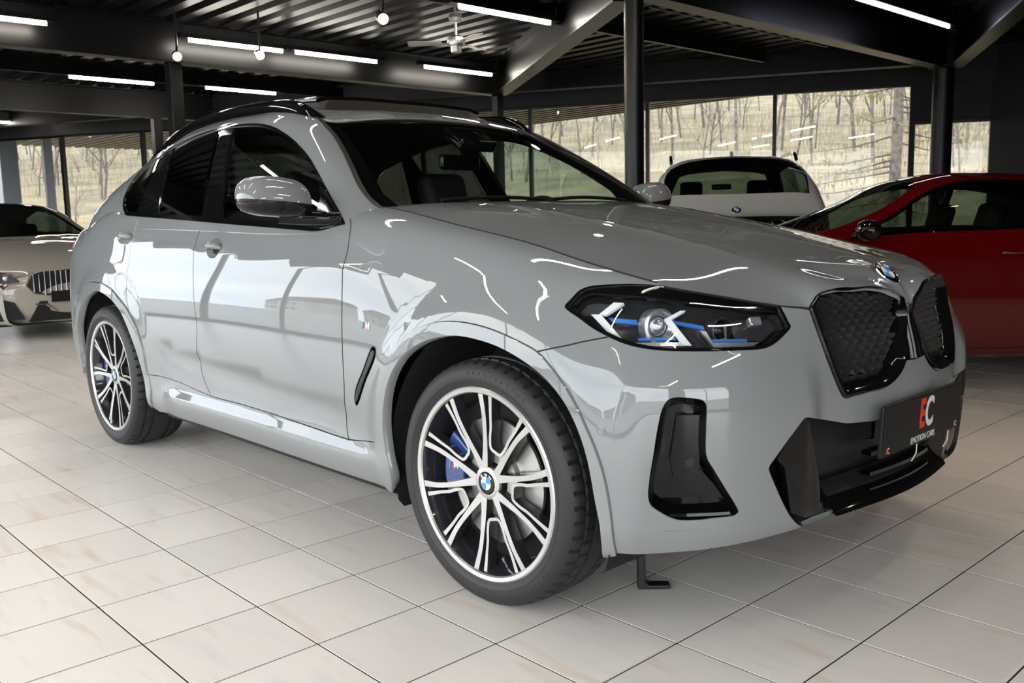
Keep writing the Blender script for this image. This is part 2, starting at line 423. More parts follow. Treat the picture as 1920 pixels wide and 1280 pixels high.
# ---- upper band: side glass, pillars, windscreen. rows bottom..top
def up(b, g, t, bow=.022):
    """b bottom, g shoulder of the section near the roof, t roof edge; each (x,s,z)"""
    b, g, t = (np.array(q, float) for q in (b, g, t))
    d = g-b; hl = np.hypot(d[0], d[1]); L = np.linalg.norm(d)
    o = np.array([-d[0]/hl*d[2]/L, -d[1]/hl*d[2]/L, hl/L])
    r = [b+d*f+o*bow*4*f*(1-f)*(.55+.9*f) for f in (0, .22, .44, .66, .86)]
    r += [g+o*bow*.35, .5*g+.5*t+o*bow*.25+np.array([0, 0, .004]), t]
    return rows(*[tuple(q) for q in r])
UB_ST = [up((-3.60, .760, 1.04), (-3.61, .690, 1.160), (-3.63, .60, 1.205), .01), up((-3.36, .848, 1.07), (-3.35, .705, 1.270), (-3.33, .60, 1.322), .02),
         up((-3.0, .872, 1.09), (-2.98, .695, 1.385), (-2.96, .60, 1.443)), up((-2.6, .875, 1.10), (-2.6, .690, 1.483), (-2.60, .595, 1.546)),
         up((-2.1, .873, 1.10), (-2.12, .685, 1.533), (-2.12, .59, 1.598)), up((-1.6, .870, 1.09), (-1.74, .684, 1.533), (-1.77, .586, 1.600)),
         up((-1.15, .868, 1.08), (-1.50, .681, 1.524), (-1.55, .585, 1.592)), up((-.80, .866, 1.08), (-1.33, .673, 1.497), (-1.42, .581, 1.570)),
         up((-.645, .848, 1.08), (-1.225, .650, 1.476), (-1.335, .572, 1.545)), up((-.56, .795, 1.08), (-1.175, .610, 1.470), (-1.29, .545, 1.530), .014),
         up((-.50, .64, 1.08), (-1.125, .49, 1.479), (-1.245, .44, 1.534), .012), up((-.45, .35, 1.08), (-1.08, .275, 1.492), (-1.21, .245, 1.547), .012),
         up((-.43, .0, 1.08), (-1.07, .0, 1.497), (-1.205, .0, 1.552), .012)]
UB = Net(UB_ST, True, False)
# outlines on the master surfaces, as (station, row) parameters
LBC = {
 'door_front': [(3.82, 11.399), (3.8545, 10.92), (3.8686, 9.927), (3.8679, 9.122), (3.8753, 8.239), (3.8809, 7.513), (3.8858, 6.593), (3.8828, 5.858), (3.8653, 5.035), (3.8587, 4.268), (3.8723, 3.923)],
 'door_mid': [(2.7189, 11.034), (2.6888, 10.185), (2.6969, 9.547), (2.7139, 8.495), (2.7375, 7.523), (2.7593, 6.656), (2.7311, 5.716), (2.7352, 5.015), (2.802, 4.075)],
 'sill_top': [(2.1891, 4.421), (2.4609, 4.379), (2.802, 4.075), (3.0681, 4.066), (3.4244, 4.031), (3.6797, 3.987), (3.8723, 3.923)],
 'belt': [(1.856, 11.285), (2.0289, 11.218), (2.27, 11.112), (2.7229, 10.975), (2.9993, 10.897), (3.2826, 10.791), (3.5188, 10.627), (3.6586, 10.567), (3.7614, 10.891), (3.82, 11.399)],
 'door_rear': [(2.0289, 11.218), (2.0182, 10.315), (2.0208, 9.216), (2.0133, 8.181), (2.0386, 7.446), (2.0779, 6.892)],
 'rarch_out': [(1.2595, 2.542), (1.0818, 4.056), (1.1419, 5.417), (1.2587, 6.717), (1.3968, 7.52), (1.5451, 7.817), (1.7084, 7.864), (1.8558, 7.692), (1.9575, 7.376), (2.0779, 6.892), (2.166, 6.194), (2.1944, 5.388), (2.1953, 4.43), (2.2146, 3.458), (2.1878, 2.355)],
 'rarch_in': [(1.2871, 3.06), (1.2786, 4.493), (1.2977, 5.455), (1.3691, 6.364), (1.4658, 7.069), (1.5756, 7.408), (1.6967, 7.527), (1.8225, 7.374), (1.9433, 7.05), (2.038, 6.536), (2.1187, 5.586), (2.1451, 4.662), (2.1652, 3.593), (2.1653, 2.694)],
 'farch_out': [(4.0796, 2.162), (4.0824, 2.962), (4.065, 3.715), (4.0597, 4.445), (4.0768, 5.106), (4.1057, 5.985), (4.1666, 6.598), (4.252, 7.283), (4.3414, 7.822), (4.4332, 8.217), (4.5292, 8.436), (4.6252, 8.498), (4.7001, 8.444), (4.7722, 8.297), (4.8338, 8.078), (4.8787, 7.66), (4.9236, 7.086), (4.9591, 6.5), (4.9873, 5.917), (5.0092, 5.448), (5.0314, 4.762), (5.0476, 3.609), (5.0534, 1.954)],
 'farch_in': [(3.9839, 0.219), (4.1415, 2.774), (4.1288, 3.852), (4.1261, 4.668), (4.1473, 5.464), (4.1862, 6.137), (4.2428, 6.696), (4.3262, 7.21), (4.415, 7.619), (4.51, 7.912), (4.6043, 8.009), (4.701, 7.952), (4.7914, 7.679), (4.8645, 7.242), (4.922, 6.609), (4.9614, 5.881), (4.9875, 5.088), (5.0049, 4.036), (5.019, 2.962), (5.0073, 1.018)],
 'bump_shut': [(4.8338, 8.078), (4.9142, 8.44), (4.9698, 8.732), (5.0297, 8.967)],
 'hl': [(4.8929, 10.021), (4.9068, 10.371), (4.9259, 10.839), (4.9519, 11.095), (5.0129, 11.351), (5.088, 11.709), (5.1504, 12.134), (5.2298, 12.336), (5.3118, 12.098), (5.3944, 11.685), (5.4931, 11.047), (5.5079, 10.379), (5.5207, 9.636), (5.5283, 9.309), (5.5039, 8.937), (5.4684, 8.585), (5.4361, 8.44), (5.3483, 8.441), (5.2511, 8.463), (5.1719, 8.516), (5.1224, 8.6), (5.0745, 8.743), (5.0297, 8.967), (4.9833, 9.257), (4.9364, 9.647), (4.9068, 9.868)],
 'intake': [(5.1942, 6.869), (5.2275, 6.859), (5.2624, 6.777), (5.2687, 6.681), (5.2686, 6.084), (5.2709, 5.303), (5.2884, 4.964), (5.3163, 4.451), (5.3499, 3.805), (5.3562, 3.616), (5.348, 3.533), (5.2961, 3.492), (5.2526, 3.444), (5.2088, 3.46), (5.1857, 3.579), (5.1667, 3.731), (5.1442, 3.966), (5.1381, 4.2), (5.1407, 4.71), (5.1506, 5.416), (5.1602, 6.102), (5.1698, 6.569), (5.1807, 6.79)],
 'kidney': [(5.6027, 10.324), (5.6203, 10.953), (5.6543, 11.939), (5.7165, 11.804), (5.7973, 11.303), (5.8886, 11.743), (5.951, 13.0), (5.9965, 13.0), (6.0251, 10.853), (6.0436, 9.242), (6.0103, 7.913), (5.9904, 7.205), (5.9648, 6.868), (5.9233, 6.596), (5.8806, 6.457), (5.8093, 6.427), (5.7456, 6.404), (5.7068, 6.394), (5.683, 6.73), (5.6509, 7.615), (5.6298, 8.578), (5.6097, 9.666)],
 'low_open': [(5.8337, 5.527), (5.7135, 5.631), (5.542, 6.072), (5.4854, 5.481), (5.4347, 4.871), (5.4696, 4.108), (5.5125, 3.173), (5.661, 0.286), (5.7014, 0.58)],
 'vent': [(4.0628, 6.896), (4.0809, 6.836), (4.0779, 6.635), (4.0127, 5.928), (3.9544, 5.283), (3.9417, 5.215), (3.9355, 5.319), (3.9471, 5.641), (4.0068, 6.272), (4.0474, 6.76)],
 'sensor': [(5.0239, 5.92)],
 'badge': [(4.0246, 7.439)],
 'handle': [(2.8754, 9.731)],
 'handle_r': [(1.9486, 10.139)],
 'hood_corner': [(5.1504, 12.35)],
 'hl_top': [(4.9194, 10.103), (4.9326, 10.462), (4.9586, 10.708), (5.0204, 10.69), (5.1513, 10.786), (5.3077, 10.872), (5.3916, 10.73), (5.4907, 10.477)],
 'd1a': [(5.0186, 10.537), (5.0471, 10.54), (5.0017, 9.918), (4.9841, 9.938)],
 'd1b': [(4.962, 9.891), (4.9909, 9.894), (5.0675, 8.84), (5.0385, 8.912)],
 'd1c': [(5.0673, 8.878), (5.221, 8.916), (5.232, 8.761), (5.0781, 8.732)],
 'd2a': [(5.2267, 10.53), (5.2414, 10.574), (5.1975, 9.906), (5.1787, 9.902)],
 'd2b': [(5.1752, 9.863), (5.195, 9.891), (5.2496, 8.756), (5.2257, 8.814)],
 'd2c': [(5.2914, 9.392), (5.3074, 8.879), (5.4451, 8.776), (5.4209, 8.574), (5.31, 8.667), (5.2757, 9.448)],
 'bl1': [(5.0998, 9.091), (5.2083, 9.119), (5.2098, 9.029), (5.1003, 8.989)],
 'bl2': [(5.3015, 9.054), (5.4073, 9.0), (5.4113, 8.869), (5.3069, 8.933)],
 'bl0': [(5.005, 9.873), (5.0886, 9.816), (5.0969, 9.616), (5.0206, 9.682)],
 'bl3': [(5.2027, 9.914), (5.2879, 9.755), (5.2919, 9.54), (5.2094, 9.749)],
 'proj1': [(5.1498, 9.686)],
 'proj2': [(5.3311, 9.706)],
 'sq': [(5.4284, 9.974)],
 'hl_dark': [(5.3614, 10.263), (5.485, 10.204), (5.5161, 9.456), (5.4614, 8.814), (5.3781, 9.013)],
 'hl_grey': [(4.9194, 10.103), (4.9353, 10.526), (4.9629, 10.665), (5.0177, 10.618), (4.9864, 9.981), (4.9251, 9.971)],
 'fang': [(5.5455, 6.039), (5.5765, 5.921), (5.7403, 0.514), (5.6963, 0.607)],
 'fang_in': [(5.4406, 4.938), (5.4944, 4.832), (5.5181, 3.879), (5.5134, 3.305)],
}
UBC = {
 'dlo': [(0.8707, 1.002), (0.795, 1.667), (0.7626, 2.335), (0.7597, 3.493), (0.8328, 4.245), (1.0299, 4.611), (1.2253, 4.826), (1.4529, 5.134), (1.6727, 5.32), (1.9279, 5.189), (2.109, 4.794), (2.2119, 4.367), (2.2993, 3.724), (2.3502, 2.988), (2.3756, 2.194), (2.3994, 1.303), (2.4188, 0.668), (2.4231, 0.334)],
 'dlo_low': [(2.378, 0.263), (2.3011, 0.106), (2.2288, 0.149), (2.1079, 0.237), (1.9378, 0.299), (1.7381, 0.372), (1.3279, 0.551), (1.0718, 0.721), (0.8978, 0.911)],
 'ws_edge': [(2.445, 6.732), (2.4827, 5.878), (2.5198, 4.686), (2.5226, 3.456), (2.5171, 2.43), (2.5153, 1.705), (2.5247, 1.247), (2.5361, 1.005), (2.5465, 0.906)],
 'ws_glass': [(2.4989, 6.271), (2.5376, 4.721), (2.5388, 3.389), (2.5326, 2.402), (2.5303, 1.74), (2.5358, 1.316), (2.5483, 1.029)],
 'pil_b1': [(1.7895, 4.589), (1.8361, 2.275), (1.8452, 0.471)],
 'pil_b2': [(1.6531, 4.357), (1.698, 2.214), (1.7039, 0.525)],
 'pil_c1': [(1.2117, 3.595), (1.2599, 2.09), (1.2826, 0.738)],
 'pil_c2': [(1.0781, 3.696), (1.067, 2.166), (1.0214, 0.895)],
 'sail': [(2.3711, 1.895), (2.3923, 1.443), (2.4078, 0.972), (2.4203, 0.593), (2.4095, 0.445), (2.3662, 0.264), (2.3096, 0.197), (2.283, 0.273), (2.316, 0.716), (2.3529, 1.249)],
}
# ---------------------------------------------------------------- the showroom
DW = Vector((.878, .478, 0)).normalized(); NW = Vector((-DW.y, DW.x, 0))       # long window wall: run and outward direction
WB = Vector((-4.24, 11.66, 0))                                                  # its right-hand end
BLK = mat('black_steel_paint', (.004, .004, .0045), .36, 0, 0, .45); BLKW = mat('black_wall_paint', (.012, .012, .013), .55)
noise_col(BLKW, (.009, .009, .010), (.015, .015, .016), 3., 3.)
DECK = mat('painted_steel_deck', (.006, .006, .0065), .36, .0, 0, .22)
noise_col(DECK, (.0025, .0025, .0028), (.005, .005, .0053), 1.2, 3., stretch=(.3, 2, 1))
WGLASS = glass('window_glass', (.93, .95, .94), .6)

# floor: grout bed and square tiles
FLOOR_M = mat('grout', (.022, .017, .013), .95, 0, 0, .05); noise_col(FLOOR_M, (.015, .012, .009), (.03, .024, .018), 6.)
TILE = mat('marbled_floor_tile', (.62, .58, .54), .27, 0, 0, .5)
def tile_nodes(m):
    nt = m.node_tree; b = nt.nodes['Principled BSDF']; N = nt.nodes.new; L = nt.links.new
    g = N('ShaderNodeNewGeometry'); dv = N('ShaderNodeVectorMath'); dv.operation = 'DIVIDE'; dv.inputs[1].default_value = (.3402, .3375, 1)
    sb = N('ShaderNodeVectorMath'); sb.operation = 'SUBTRACT'; sb.inputs[1].default_value = (-.4775, -2.0752, 0)
    fl = N('ShaderNodeVectorMath'); fl.operation = 'FLOOR'; wn_ = N('ShaderNodeTexWhiteNoise'); sc = N('ShaderNodeVectorMath'); sc.operation = 'SCALE'; sc.inputs['Scale'].default_value = 30
    ad = N('ShaderNodeVectorMath'); mp = N('ShaderNodeMapping'); mp.inputs['Rotation'].default_value = (0, 0, .5); mp.inputs['Scale'].default_value = (2.2, 13, 1)
    n1 = N('ShaderNodeTexNoise'); n1.inputs['Scale'].default_value = 1.0; n1.inputs['Detail'].default_value = 3; n1.inputs['Distortion'].default_value = .25; n1.inputs['Roughness'].default_value = .45
    r1 = N('ShaderNodeValToRGB'); e = r1.color_ramp.elements
    e[0].position = .14; e[0].color = (.58, .575, .57, 1); e[1].position = .90; e[1].color = (.56, .40, .29, 1)
    for p, c in ((.30, (.72, .685, .655)), (.44, (.765, .72, .68)), (.61, (.77, .72, .675)), (.73, (.72, .615, .53))):
        k = e.new(p); k.color = (*c, 1)
    hv = N('ShaderNodeHueSaturation'); mr = N('ShaderNodeMapRange'); mr.inputs['To Min'].default_value = .93; mr.inputs['To Max'].default_value = 1.05
    L(g.outputs['Position'], sb.inputs[0]); L(sb.outputs[0], dv.inputs[0]); L(dv.outputs[0], fl.inputs[0]); L(fl.outputs[0], wn_.inputs['Vector'])
    L(wn_.outputs['Color'], sc.inputs[0]); L(g.outputs['Position'], ad.inputs[0]); L(sc.outputs[0], ad.inputs[1]); L(ad.outputs[0], mp.inputs[0]); L(mp.outputs[0], n1.inputs['Vector'])
    L(n1.outputs['Fac'], r1.inputs[0]); L(wn_.outputs['Value'], mr.inputs[0]); L(mr.outputs[0], hv.inputs['Value']); L(r1.outputs[0], hv.inputs['Color']); L(hv.outputs[0], b.inputs['Base Color'])
tile_nodes(TILE)
FL = tag(MB().box(-27, 7.8, -5.9, 14, -.20, -.0010).build('floor', FLOOR_M), kind='structure', label='pale marbled tile floor of the showroom with dark joints')
TX, TY, OX, OY, GA = .3402, .3375, -.4775, -2.0752, -.0066
def in_room(x, y): return -26.3 < x < 7.5 and y > -5.6 and (Vector((x, y, 0))-WB).dot(NW) < -.35 and y < 12+(-3.2-x)*.478
def tile_at(i, j): c, s = math.cos(GA), math.sin(GA); a, b = (i+.5)*TX, (j+.5)*TY; return OX+a*c-b*s, OY+a*s+b*c
fwd = Vector((_f.x, _f.y, 0)).normalized(); camp = Vector((1.9352, -2.6004, 0)); cells = []
for i in range(-78, 30):
    for j in range(-18, 44):
        x, y = tile_at(i, j)
        if not in_room(x, y): continue
        d = Vector((x, y, 0))-camp; dep = d.dot(fwd); lat = d.dot(Vector((fwd.y, -fwd.x, 0)))
        vis = dep > 1.9 and abs(lat) < dep*.60+.3
        under = -3.6 < x < .6 and -.75 < y < .85
        cells.append((0 if vis and not under else 1, dep if dep > 0 else 99, x, y, i, j))
cells.sort()
g = .0024; gx, gy, hb = TX/2-g, TY/2-g, .0004
def tile_mesh(P):
    V, F = [], []
    for x, y, c, s in P:
        k = len(V)
        for dx, dy, z in [(gx, gy, -.0010), (gx-hb, gy-hb, 0)]:
            for a, b in ((-1, -1), (1, -1), (1, 1), (-1, 1)): V.append((x+a*dx*c-b*dy*s, y+a*dx*s+b*dy*c, z))
        F += [(k+4, k+5, k+6, k+7)]+[(k+i, k+(i+1) % 4, k+4+(i+1) % 4, k+4+i) for i in range(4)]
    return V, F
V, F = tile_mesh([(0, 0, 1, 0)]); t0 = mesh_obj('tile', V, F, TILE, FL)
for n, (_, _, x, y, i, j) in enumerate(cells[:300]):
    o = t0 if n == 0 else t0.copy()
    if n: COL.objects.link(o); o.parent = FL
    o.location = (x, y, 0); o.rotation_euler = (0, 0, GA)
V, F = tile_mesh([(x, y, math.cos(GA), math.sin(GA)) for _, _, x, y, i, j in cells[300:]])
tag(mesh_obj('floor_tiles', V, F, TILE, FL), kind='stuff')

# ceiling: trapezoidal deck, ribs along x
per, dep_, z0 = .285, .085, 3.46
V, F = [], []; prof = []
y = -6.0
while y < 14.2:
    prof += [(y, z0+dep_), (y+.085, z0+dep_), (y+.118, z0), (y+.252, z0)]; y += per
n = len(prof); V = [(x, a, b) for x in (-27, 7.9) for a, b in prof]; F = [(i, n+i, n+i+1, i+1) for i in range(n-1)]
tag(mesh_obj('ceiling', V, F, DECK), 'dark corrugated steel roof deck with ribs', kind='structure')
tag(MB().box(-27.2, 8.0, -6.1, 14.3, z0+dep_+.01, z0+dep_+.25).build('ceiling', BLKW), kind='structure')

# steel frame: I-beams along y, a diagonal between the columns
def ibeam(a, b, h=.30, w=.16, tf=.022, name='trim_1'):
    a, b = Vector(a), Vector(b); m = MB()
    up = Vector((0, 0, 1)); m.bar(a+up*(tf/2), b+up*(tf/2), w, tf); m.bar(a+up*(h-tf/2), b+up*(h-tf/2), w, tf); m.bar(a+up*h/2, b+up*h/2, .02, h-tf*2)
    return tag(m.build(name, BLK), kind='structure')
ibeam((-8.85, -5.5, 3.0), (-8.80, 7.35, 3.0), .46, .20)
ibeam((-3.32, 4.0, 3.0), (-3.36, 10.6, 3.0), .46, .20)
ibeam((-3.32, -5.5, 3.0), (-3.32, 4.0, 3.0), .46, .20)
ibeam((-8.72, 7.25, 3.0), (-3.5, 3.95, 3.0), .46, .22)
ibeam((-3.25, 10.6, 3.0), (1.4, 2.6, 3.0), .46, .20)
ibeam((2.3, -5.5, 3.0), (2.3, 9.6, 3.0), .46, .20)
ibeam((-14.4, -5.5, 3.0), (-14.4, 5.4, 3.0), .46, .20)
ibeam((-20.0, -5.5, 3.0), (-20.0, 2.6, 3.0), .46, .20)
for x, y1 in ((-11.95, 6.9), (-15.15, 5.2), (-18.55, 3.4), (-5.35, 9.4), (-2.62, 9.2), (.4, 8.0)):
    tag(MB().bar((x-.10, -5.5, 3.36), (x-.10, y1, 3.36), .06, .20).build('trim_2', BLK), kind='structure')
# beam along the head of the window wall
def wp(t, d=0., z=0.): p = WB-DW*t-NW*d; return Vector((p.x, p.y, z))
ibeam(wp(22.5, .75, 3.16), wp(-.3, .75, 3.16), .30, .22)
# columns
def column(x, y, r, n=32):
    m = MB(); m.lathe([(r*1.7, 0), (r*1.7, .02), (r, .021), (r, 3.02), (r*1.5, 3.021), (r*1.5, 3.04)], Matrix.Translation((x, y, 0)), n); return m.build('support_column', BLK, None, True)
tag(column(-3.42, 3.98, .088), 'slim round black steel column beside the white car roof', 'column')
tag(column(-3.36, 10.55, .135), 'thick round black steel column at the dark corner', 'column')
def post(x, y, w):
    m = MB(); m.box(x-w/2, x+w/2, y-w/2, y+w/2, 0, 3.0); m.box(x-w, x+w, y-w, y+w, 0, .02); return m.build('support_post', BLK, None, False, .006)
tag(post(-8.82, 7.28, .13), 'black steel post under the joint of two roof beams', 'post')
tag(post(-8.86, 2.14, .15), 'black steel post rising behind the grey car roof rail', 'post')
tag(post(-14.4, 4.2, .15), 'distant black steel post by the long window wall', 'post')

# long window wall: fascia, frames, panes every 2.03 m
def wbox(m, t0, t1, d0, d1, z0, z1):
    V = [tuple(wp(t, d, z)) for z in (z0, z1) for d in (d0, d1) for t in (t0, t1)]
    return m.add(V, [(0, 2, 3, 1), (4, 5, 7, 6), (0, 1, 5, 4), (2, 6, 7, 3), (0, 4, 6, 2), (1, 3, 7, 5)])
m = MB(); wbox(m, -1.15, 23.5, -.12, .12, 3.0, 3.62); wbox(m, -1.15, 23.5, -.15, .15, -.2, .12); tag(m.build('wall_back', BLKW), 'black fascia above the long window wall', kind='structure')
for k in range(12):
    w = empty('window_%d' % (k+1)); tag(w, kind='structure')
    a, b = k*2.03, (k+1)*2.03; f = MB()
    wbox(f, a-.03, a+.03, -.05, .05, .12, 3.0); wbox(f, a+.03, b-.03, -.04, .04, .12, .18); wbox(f, a+.03, b-.03, -.04, .04, 2.96, 3.0)
    f.build('window_frame', BLK, w)
    p = MB(); V = [tuple(wp(t, 0, z)) for t, z in ((a+.03, .18), (b-.03, .18), (b-.03, 2.96), (a+.03, 2.96))]; p.add(V, [(0, 1, 2, 3)]); p.build('pane', WGLASS, w)
# dark corner with low windows beside the thick column
m = MB(); wbox(m, -1.15, 0, -.05, .05, 2.43, 3.0); wbox(m, -.03, .05, -.06, .06, .12, 3.0); tag(m.build('wall_corner', BLKW), kind='structure')
w = tag(empty('window_13'), kind='structure'); f = MB(); wbox(f, -1.12, -1.06, -.05, .05, .12, 2.43); wbox(f, -1.06, -.03, -.04, .04, .12, .18); wbox(f, -1.06, -.03, -.04, .04, 2.39, 2.43); f.build('window_frame', BLK, w)
p = MB(); p.add([tuple(wp(t, 0, z)) for t, z in ((-1.06, .18), (-.03, .18), (-.03, 2.39), (-1.06, 2.39))], [(0, 1, 2, 3)]); p.build('pane', WGLASS, w)
E_ = wp(-1.12)
def wallbar(a, b, z0=-.1, z1=3.62, th=.16, name='wall_right'):
    m = MB(); m.bar((a[0], a[1], (z0+z1)/2), (b[0], b[1], (z0+z1)/2), th, z1-z0); return tag(m.build(name, BLKW), 'black painted showroom wall', kind='structure')
YS, XF = -5.7, 7.6
wallbar(E_, (XF, 7.4)); wallbar((XF, 7.4), (XF, -2.2), name='wall_front'); wallbar((-26.4, YS), (-26.4, 1.4), name='wall_left')
# street-side glazing behind the photographer
wallbar((-26.4, YS), (-17.05, YS), name='wall_street'); wallbar((5.90, YS), (XF, YS), name='wall_street')
def street_window(k, a, b, z1=3.32, name=None):
    w = tag(empty('window_%d' % k), kind='structure'); f = MB(); a, b = Vector(a), Vector(b); d = (b-a).normalized()
    f.bar(a+Vector((0, 0, z1/2)), a+Vector((0, 0, z1/2+.001)), .10, .08, up=d) if False else f.tube([a, a+Vector((0, 0, z1))], .045, 4)
    f.bar(a+Vector((0, 0, .06)), b+Vector((0, 0, .06)), .08, .12); f.bar(a+Vector((0, 0, z1-.03)), b+Vector((0, 0, z1-.03)), .08, .06)
    f.build('window_frame', BLK, w); p = MB(); p.add([tuple(q) for q in (a+Vector((0, 0, .12)), b+Vector((0, 0, .12)), b+Vector((0, 0, z1-.06)), a+Vector((0, 0, z1-.06)))], [(0, 1, 2, 3)]); p.build('pane', WGLASS, w)
k = 14; x = -17.05
while x < 3.3:
    street_window(k, (x, YS, 0), (x+2.55, YS, 0)); x += 2.55; k += 1
for y0, y1 in ((YS, -3.95), (-3.95, -2.2)): street_window(k, (XF, y0, 0), (XF, y1, 0)); k += 1
wallbar((XF, YS), (XF, -2.2), 3.32, 3.62, name='wall_front')
tag(MB().box(-26.5, XF+.1, YS-.1, YS+.1, 3.32, 3.62).build('wall_street', BLKW), kind='structure'); 

# ---------------------------------------------------------------- outdoors
GRASS = mat('dry_meadow', (.40, .34, .18), .95); noise_col(GRASS, (.058, .050, .023), (.150, .112, .056), .35, 10., .32, .68)
ASPH = mat('asphalt', (.30, .30, .29), .9); noise_col(ASPH, (.26, .26, .25), (.36, .355, .34), .5, 6.)
def hill(x, y):
    d = (Vector((x, y, 0))-WB).dot(NW); along = (Vector((x, y, 0))-WB).dot(DW)
    if d < 9: return -.25
    h = -.25+(d-9)*.085+.0009*(d-9)**2*(1 if d < 70 else 0)+(.0009*61**2+(d-70)*.10 if d >= 70 else 0)
    return h+.35*math.sin(along*.09+d*.05)*min(1, (d-9)/20)
nx, ny = 60, 50; V = []; F = []
for j in range(ny):
    d = .5+9*(j/6) if j < 6 else 9+(j-5)**1.5*.62
    for i in range(nx):
        t = (i/(nx-1)-.5)*2; t = 150*t*abs(t)**.4; p = WB-DW*(8+t)+NW*d; V.append((p.x, p.y, hill(p.x, p.y)))
F = [(j*nx+i, j*nx+i+1, (j+1)*nx+i+1, (j+1)*nx+i) for j in range(ny-1) for i in range(nx-1)]
tag(mesh_obj('hillside', V, F, GRASS, None, True), 'dry yellow meadow hillside outside the windows', kind='structure')
tag(MB().box(-150, 150, -130, -6.0, -.5, -.16).build('street', ASPH), 'asphalt forecourt outside the street windows', kind='structure')
tag(MB().box(7.9, 150, -6.0, 60, -.5, -.16).build('pavement', ASPH), 'asphalt yard beside the showroom', kind='structure')
# ---------------------------------------------------------------- materials of the car
PAINT = mat('pale_grey_paint', (.200, .209, .213), .6, .0, 1.0, .0, coat_rough=.010)
GLOSSBLK = mat('gloss_black', (.004, .004, .0045), .06, 0, .0, .45)
SATIN = mat('satin_black_plastic', (.012, .012, .013), .42)
MATTBLK = mat('matt_black_liner', (.008, .008, .008), .8)
BROWNBLK = mat('dark_brown_seal', (.020, .015, .012), .35)
RUBBER = mat('tyre_rubber', (.017, .017, .018), .55)
CHROME = mat('chrome', (.75, .75, .76), .08, 1.)
ALU = mat('machined_alloy', (.50, .49, .485), .28, .8)
RIMBLK = mat('rim_gloss_anthracite', (.025, .026, .03), .16, .3, .8)
DISC = mat('brake_disc_steel', (.45, .44, .43), .35, .9)
CALIPER = mat('caliper_blue', (.01, .03, .16), .3, 0, .6)
WHITE = mat('white_enamel', (.8, .8, .8), .3); REDL = mat('red_enamel', (.75, .03, .02), .35); BLUEB = mat('badge_blue', (.03, .22, .60), .3)
DKBLUE = mat('stripe_dark_blue', (.02, .03, .22), .3); LTBLUE = mat('stripe_light_blue', (.05, .25, .65), .3)
GL_SIDE = glass('side_glass_dark', (.035, .04, .04), 1.05); GL_FRONT = glass('front_side_glass', (.50, .58, .53), 1.05)
GL_WS = glass('windscreen_glass', (.80, .86, .82), 1.1); GL_HL = glass('headlamp_lens', (.95, .96, .97), 1.6)
INTER = mat('interior_black_leather', (.012, .012, .012), .6); INTERG = mat('interior_grey', (.05, .05, .05), .6)
HLBLK = mat('headlamp_housing', (.045, .045, .048), .18, .3); HLCHR = mat('headlamp_reflector', (.62, .63, .66), .2, .8); HLBLUE = mat('headlamp_blue_accent', (.05, .19, .55), .25, .2)
HLGUIDE = mat('daylight_guide', (.85, .86, .88), .22, 0, .5)
TAILRED = mat('tail_lamp_red', (.25, .008, .008), .15, 0, .8)

SV = .085
def _m(f):
    def g(u, v):
        w = u > LB.umax; q = f(np.where(w, 2*LB.umax-u, u), v); q = np.array(q); q[w, 1] *= -1; return q
    return g
SLB = Surf(_m(LB.pt), _m(LB.nrm), (1, SV))
def _mu(f):
    def g(u, v):
        w = u > UB.umax; q = f(np.where(w, 2*UB.umax-u, u), v); q = np.array(q); q[w, 1] *= -1; return q
    return g
SVU = .07
SUB = Surf(_mu(UB.pt), _mu(UB.nrm), (1, SVU))
def lc(k, step=.015, closed=False): return smooth_line(np.array(LBC[k])*[1, SV], step, closed)
def uc(k, step=.015, closed=False): return smooth_line(np.array(UBC[k])*[1, SVU], step, closed)
def raw(k): return np.array(LBC[k])*[1, SV]
def join(*a): return np.concatenate(a)
def sub(line, a=None, b=None):
    """piece of a polyline between the vertices nearest to points a and b"""
    i = 0 if a is None else int(np.argmin(np.linalg.norm(line-a, axis=1))); j = len(line)-1 if b is None else int(np.argmin(np.linalg.norm(line-b, axis=1)))
    return line[i:j+1] if i <= j else line[j:i+1][::-1]
def seg(a, b, step=.02):
    a, b = np.array(a, float), np.array(b, float); n = max(1, int(np.linalg.norm(b-a)/step)); return a+(b-a)*np.linspace(0, 1, n+1)[:, None]
def ring(c, rx, ry, n=28): t = np.linspace(0, 2*np.pi, n, endpoint=False); return np.array(c)+np.stack([rx*np.cos(t), ry*np.sin(t)], 1)
UM, VT = LB.umax, 13*SV

CAR = tag(empty('crossover_car'), 'pale grey coupe crossover in the foreground with black kidney grille and two-tone alloy wheels', 'car')

# ---- cut lines shared by neighbouring panels
DF, DM, ST_, BELT, DR = lc('door_front'), lc('door_mid'), lc('sill_top'), lc('belt'), lc('door_rear')
RO, RI, FO, FI = lc('rarch_out'), lc('rarch_in'), lc('farch_out'), lc('farch_in')
BS, HL, INT, KID = lc('bump_shut'), lc('hl', .01, True), lc('intake', .01, True), lc('kidney', .01, True)
def rounded(P, r, n=4):
    out = [P[0]]
    for a, b, c in zip(P[:-2], P[1:-1], P[2:]):
        p = b+(a-b)*min(.45, r/np.linalg.norm(a-b)); q = b+(c-b)*min(.45, r/np.linalg.norm(c-b)); out += [(1-t)**2*p+2*t*(1-t)*b+t*t*q for t in np.linspace(0, 1, n+1)]
    return np.array(out+[P[-1]])
LOW = poly_line(rounded(np.array(LBC['low_open'])*[1, SV], .010), .014)
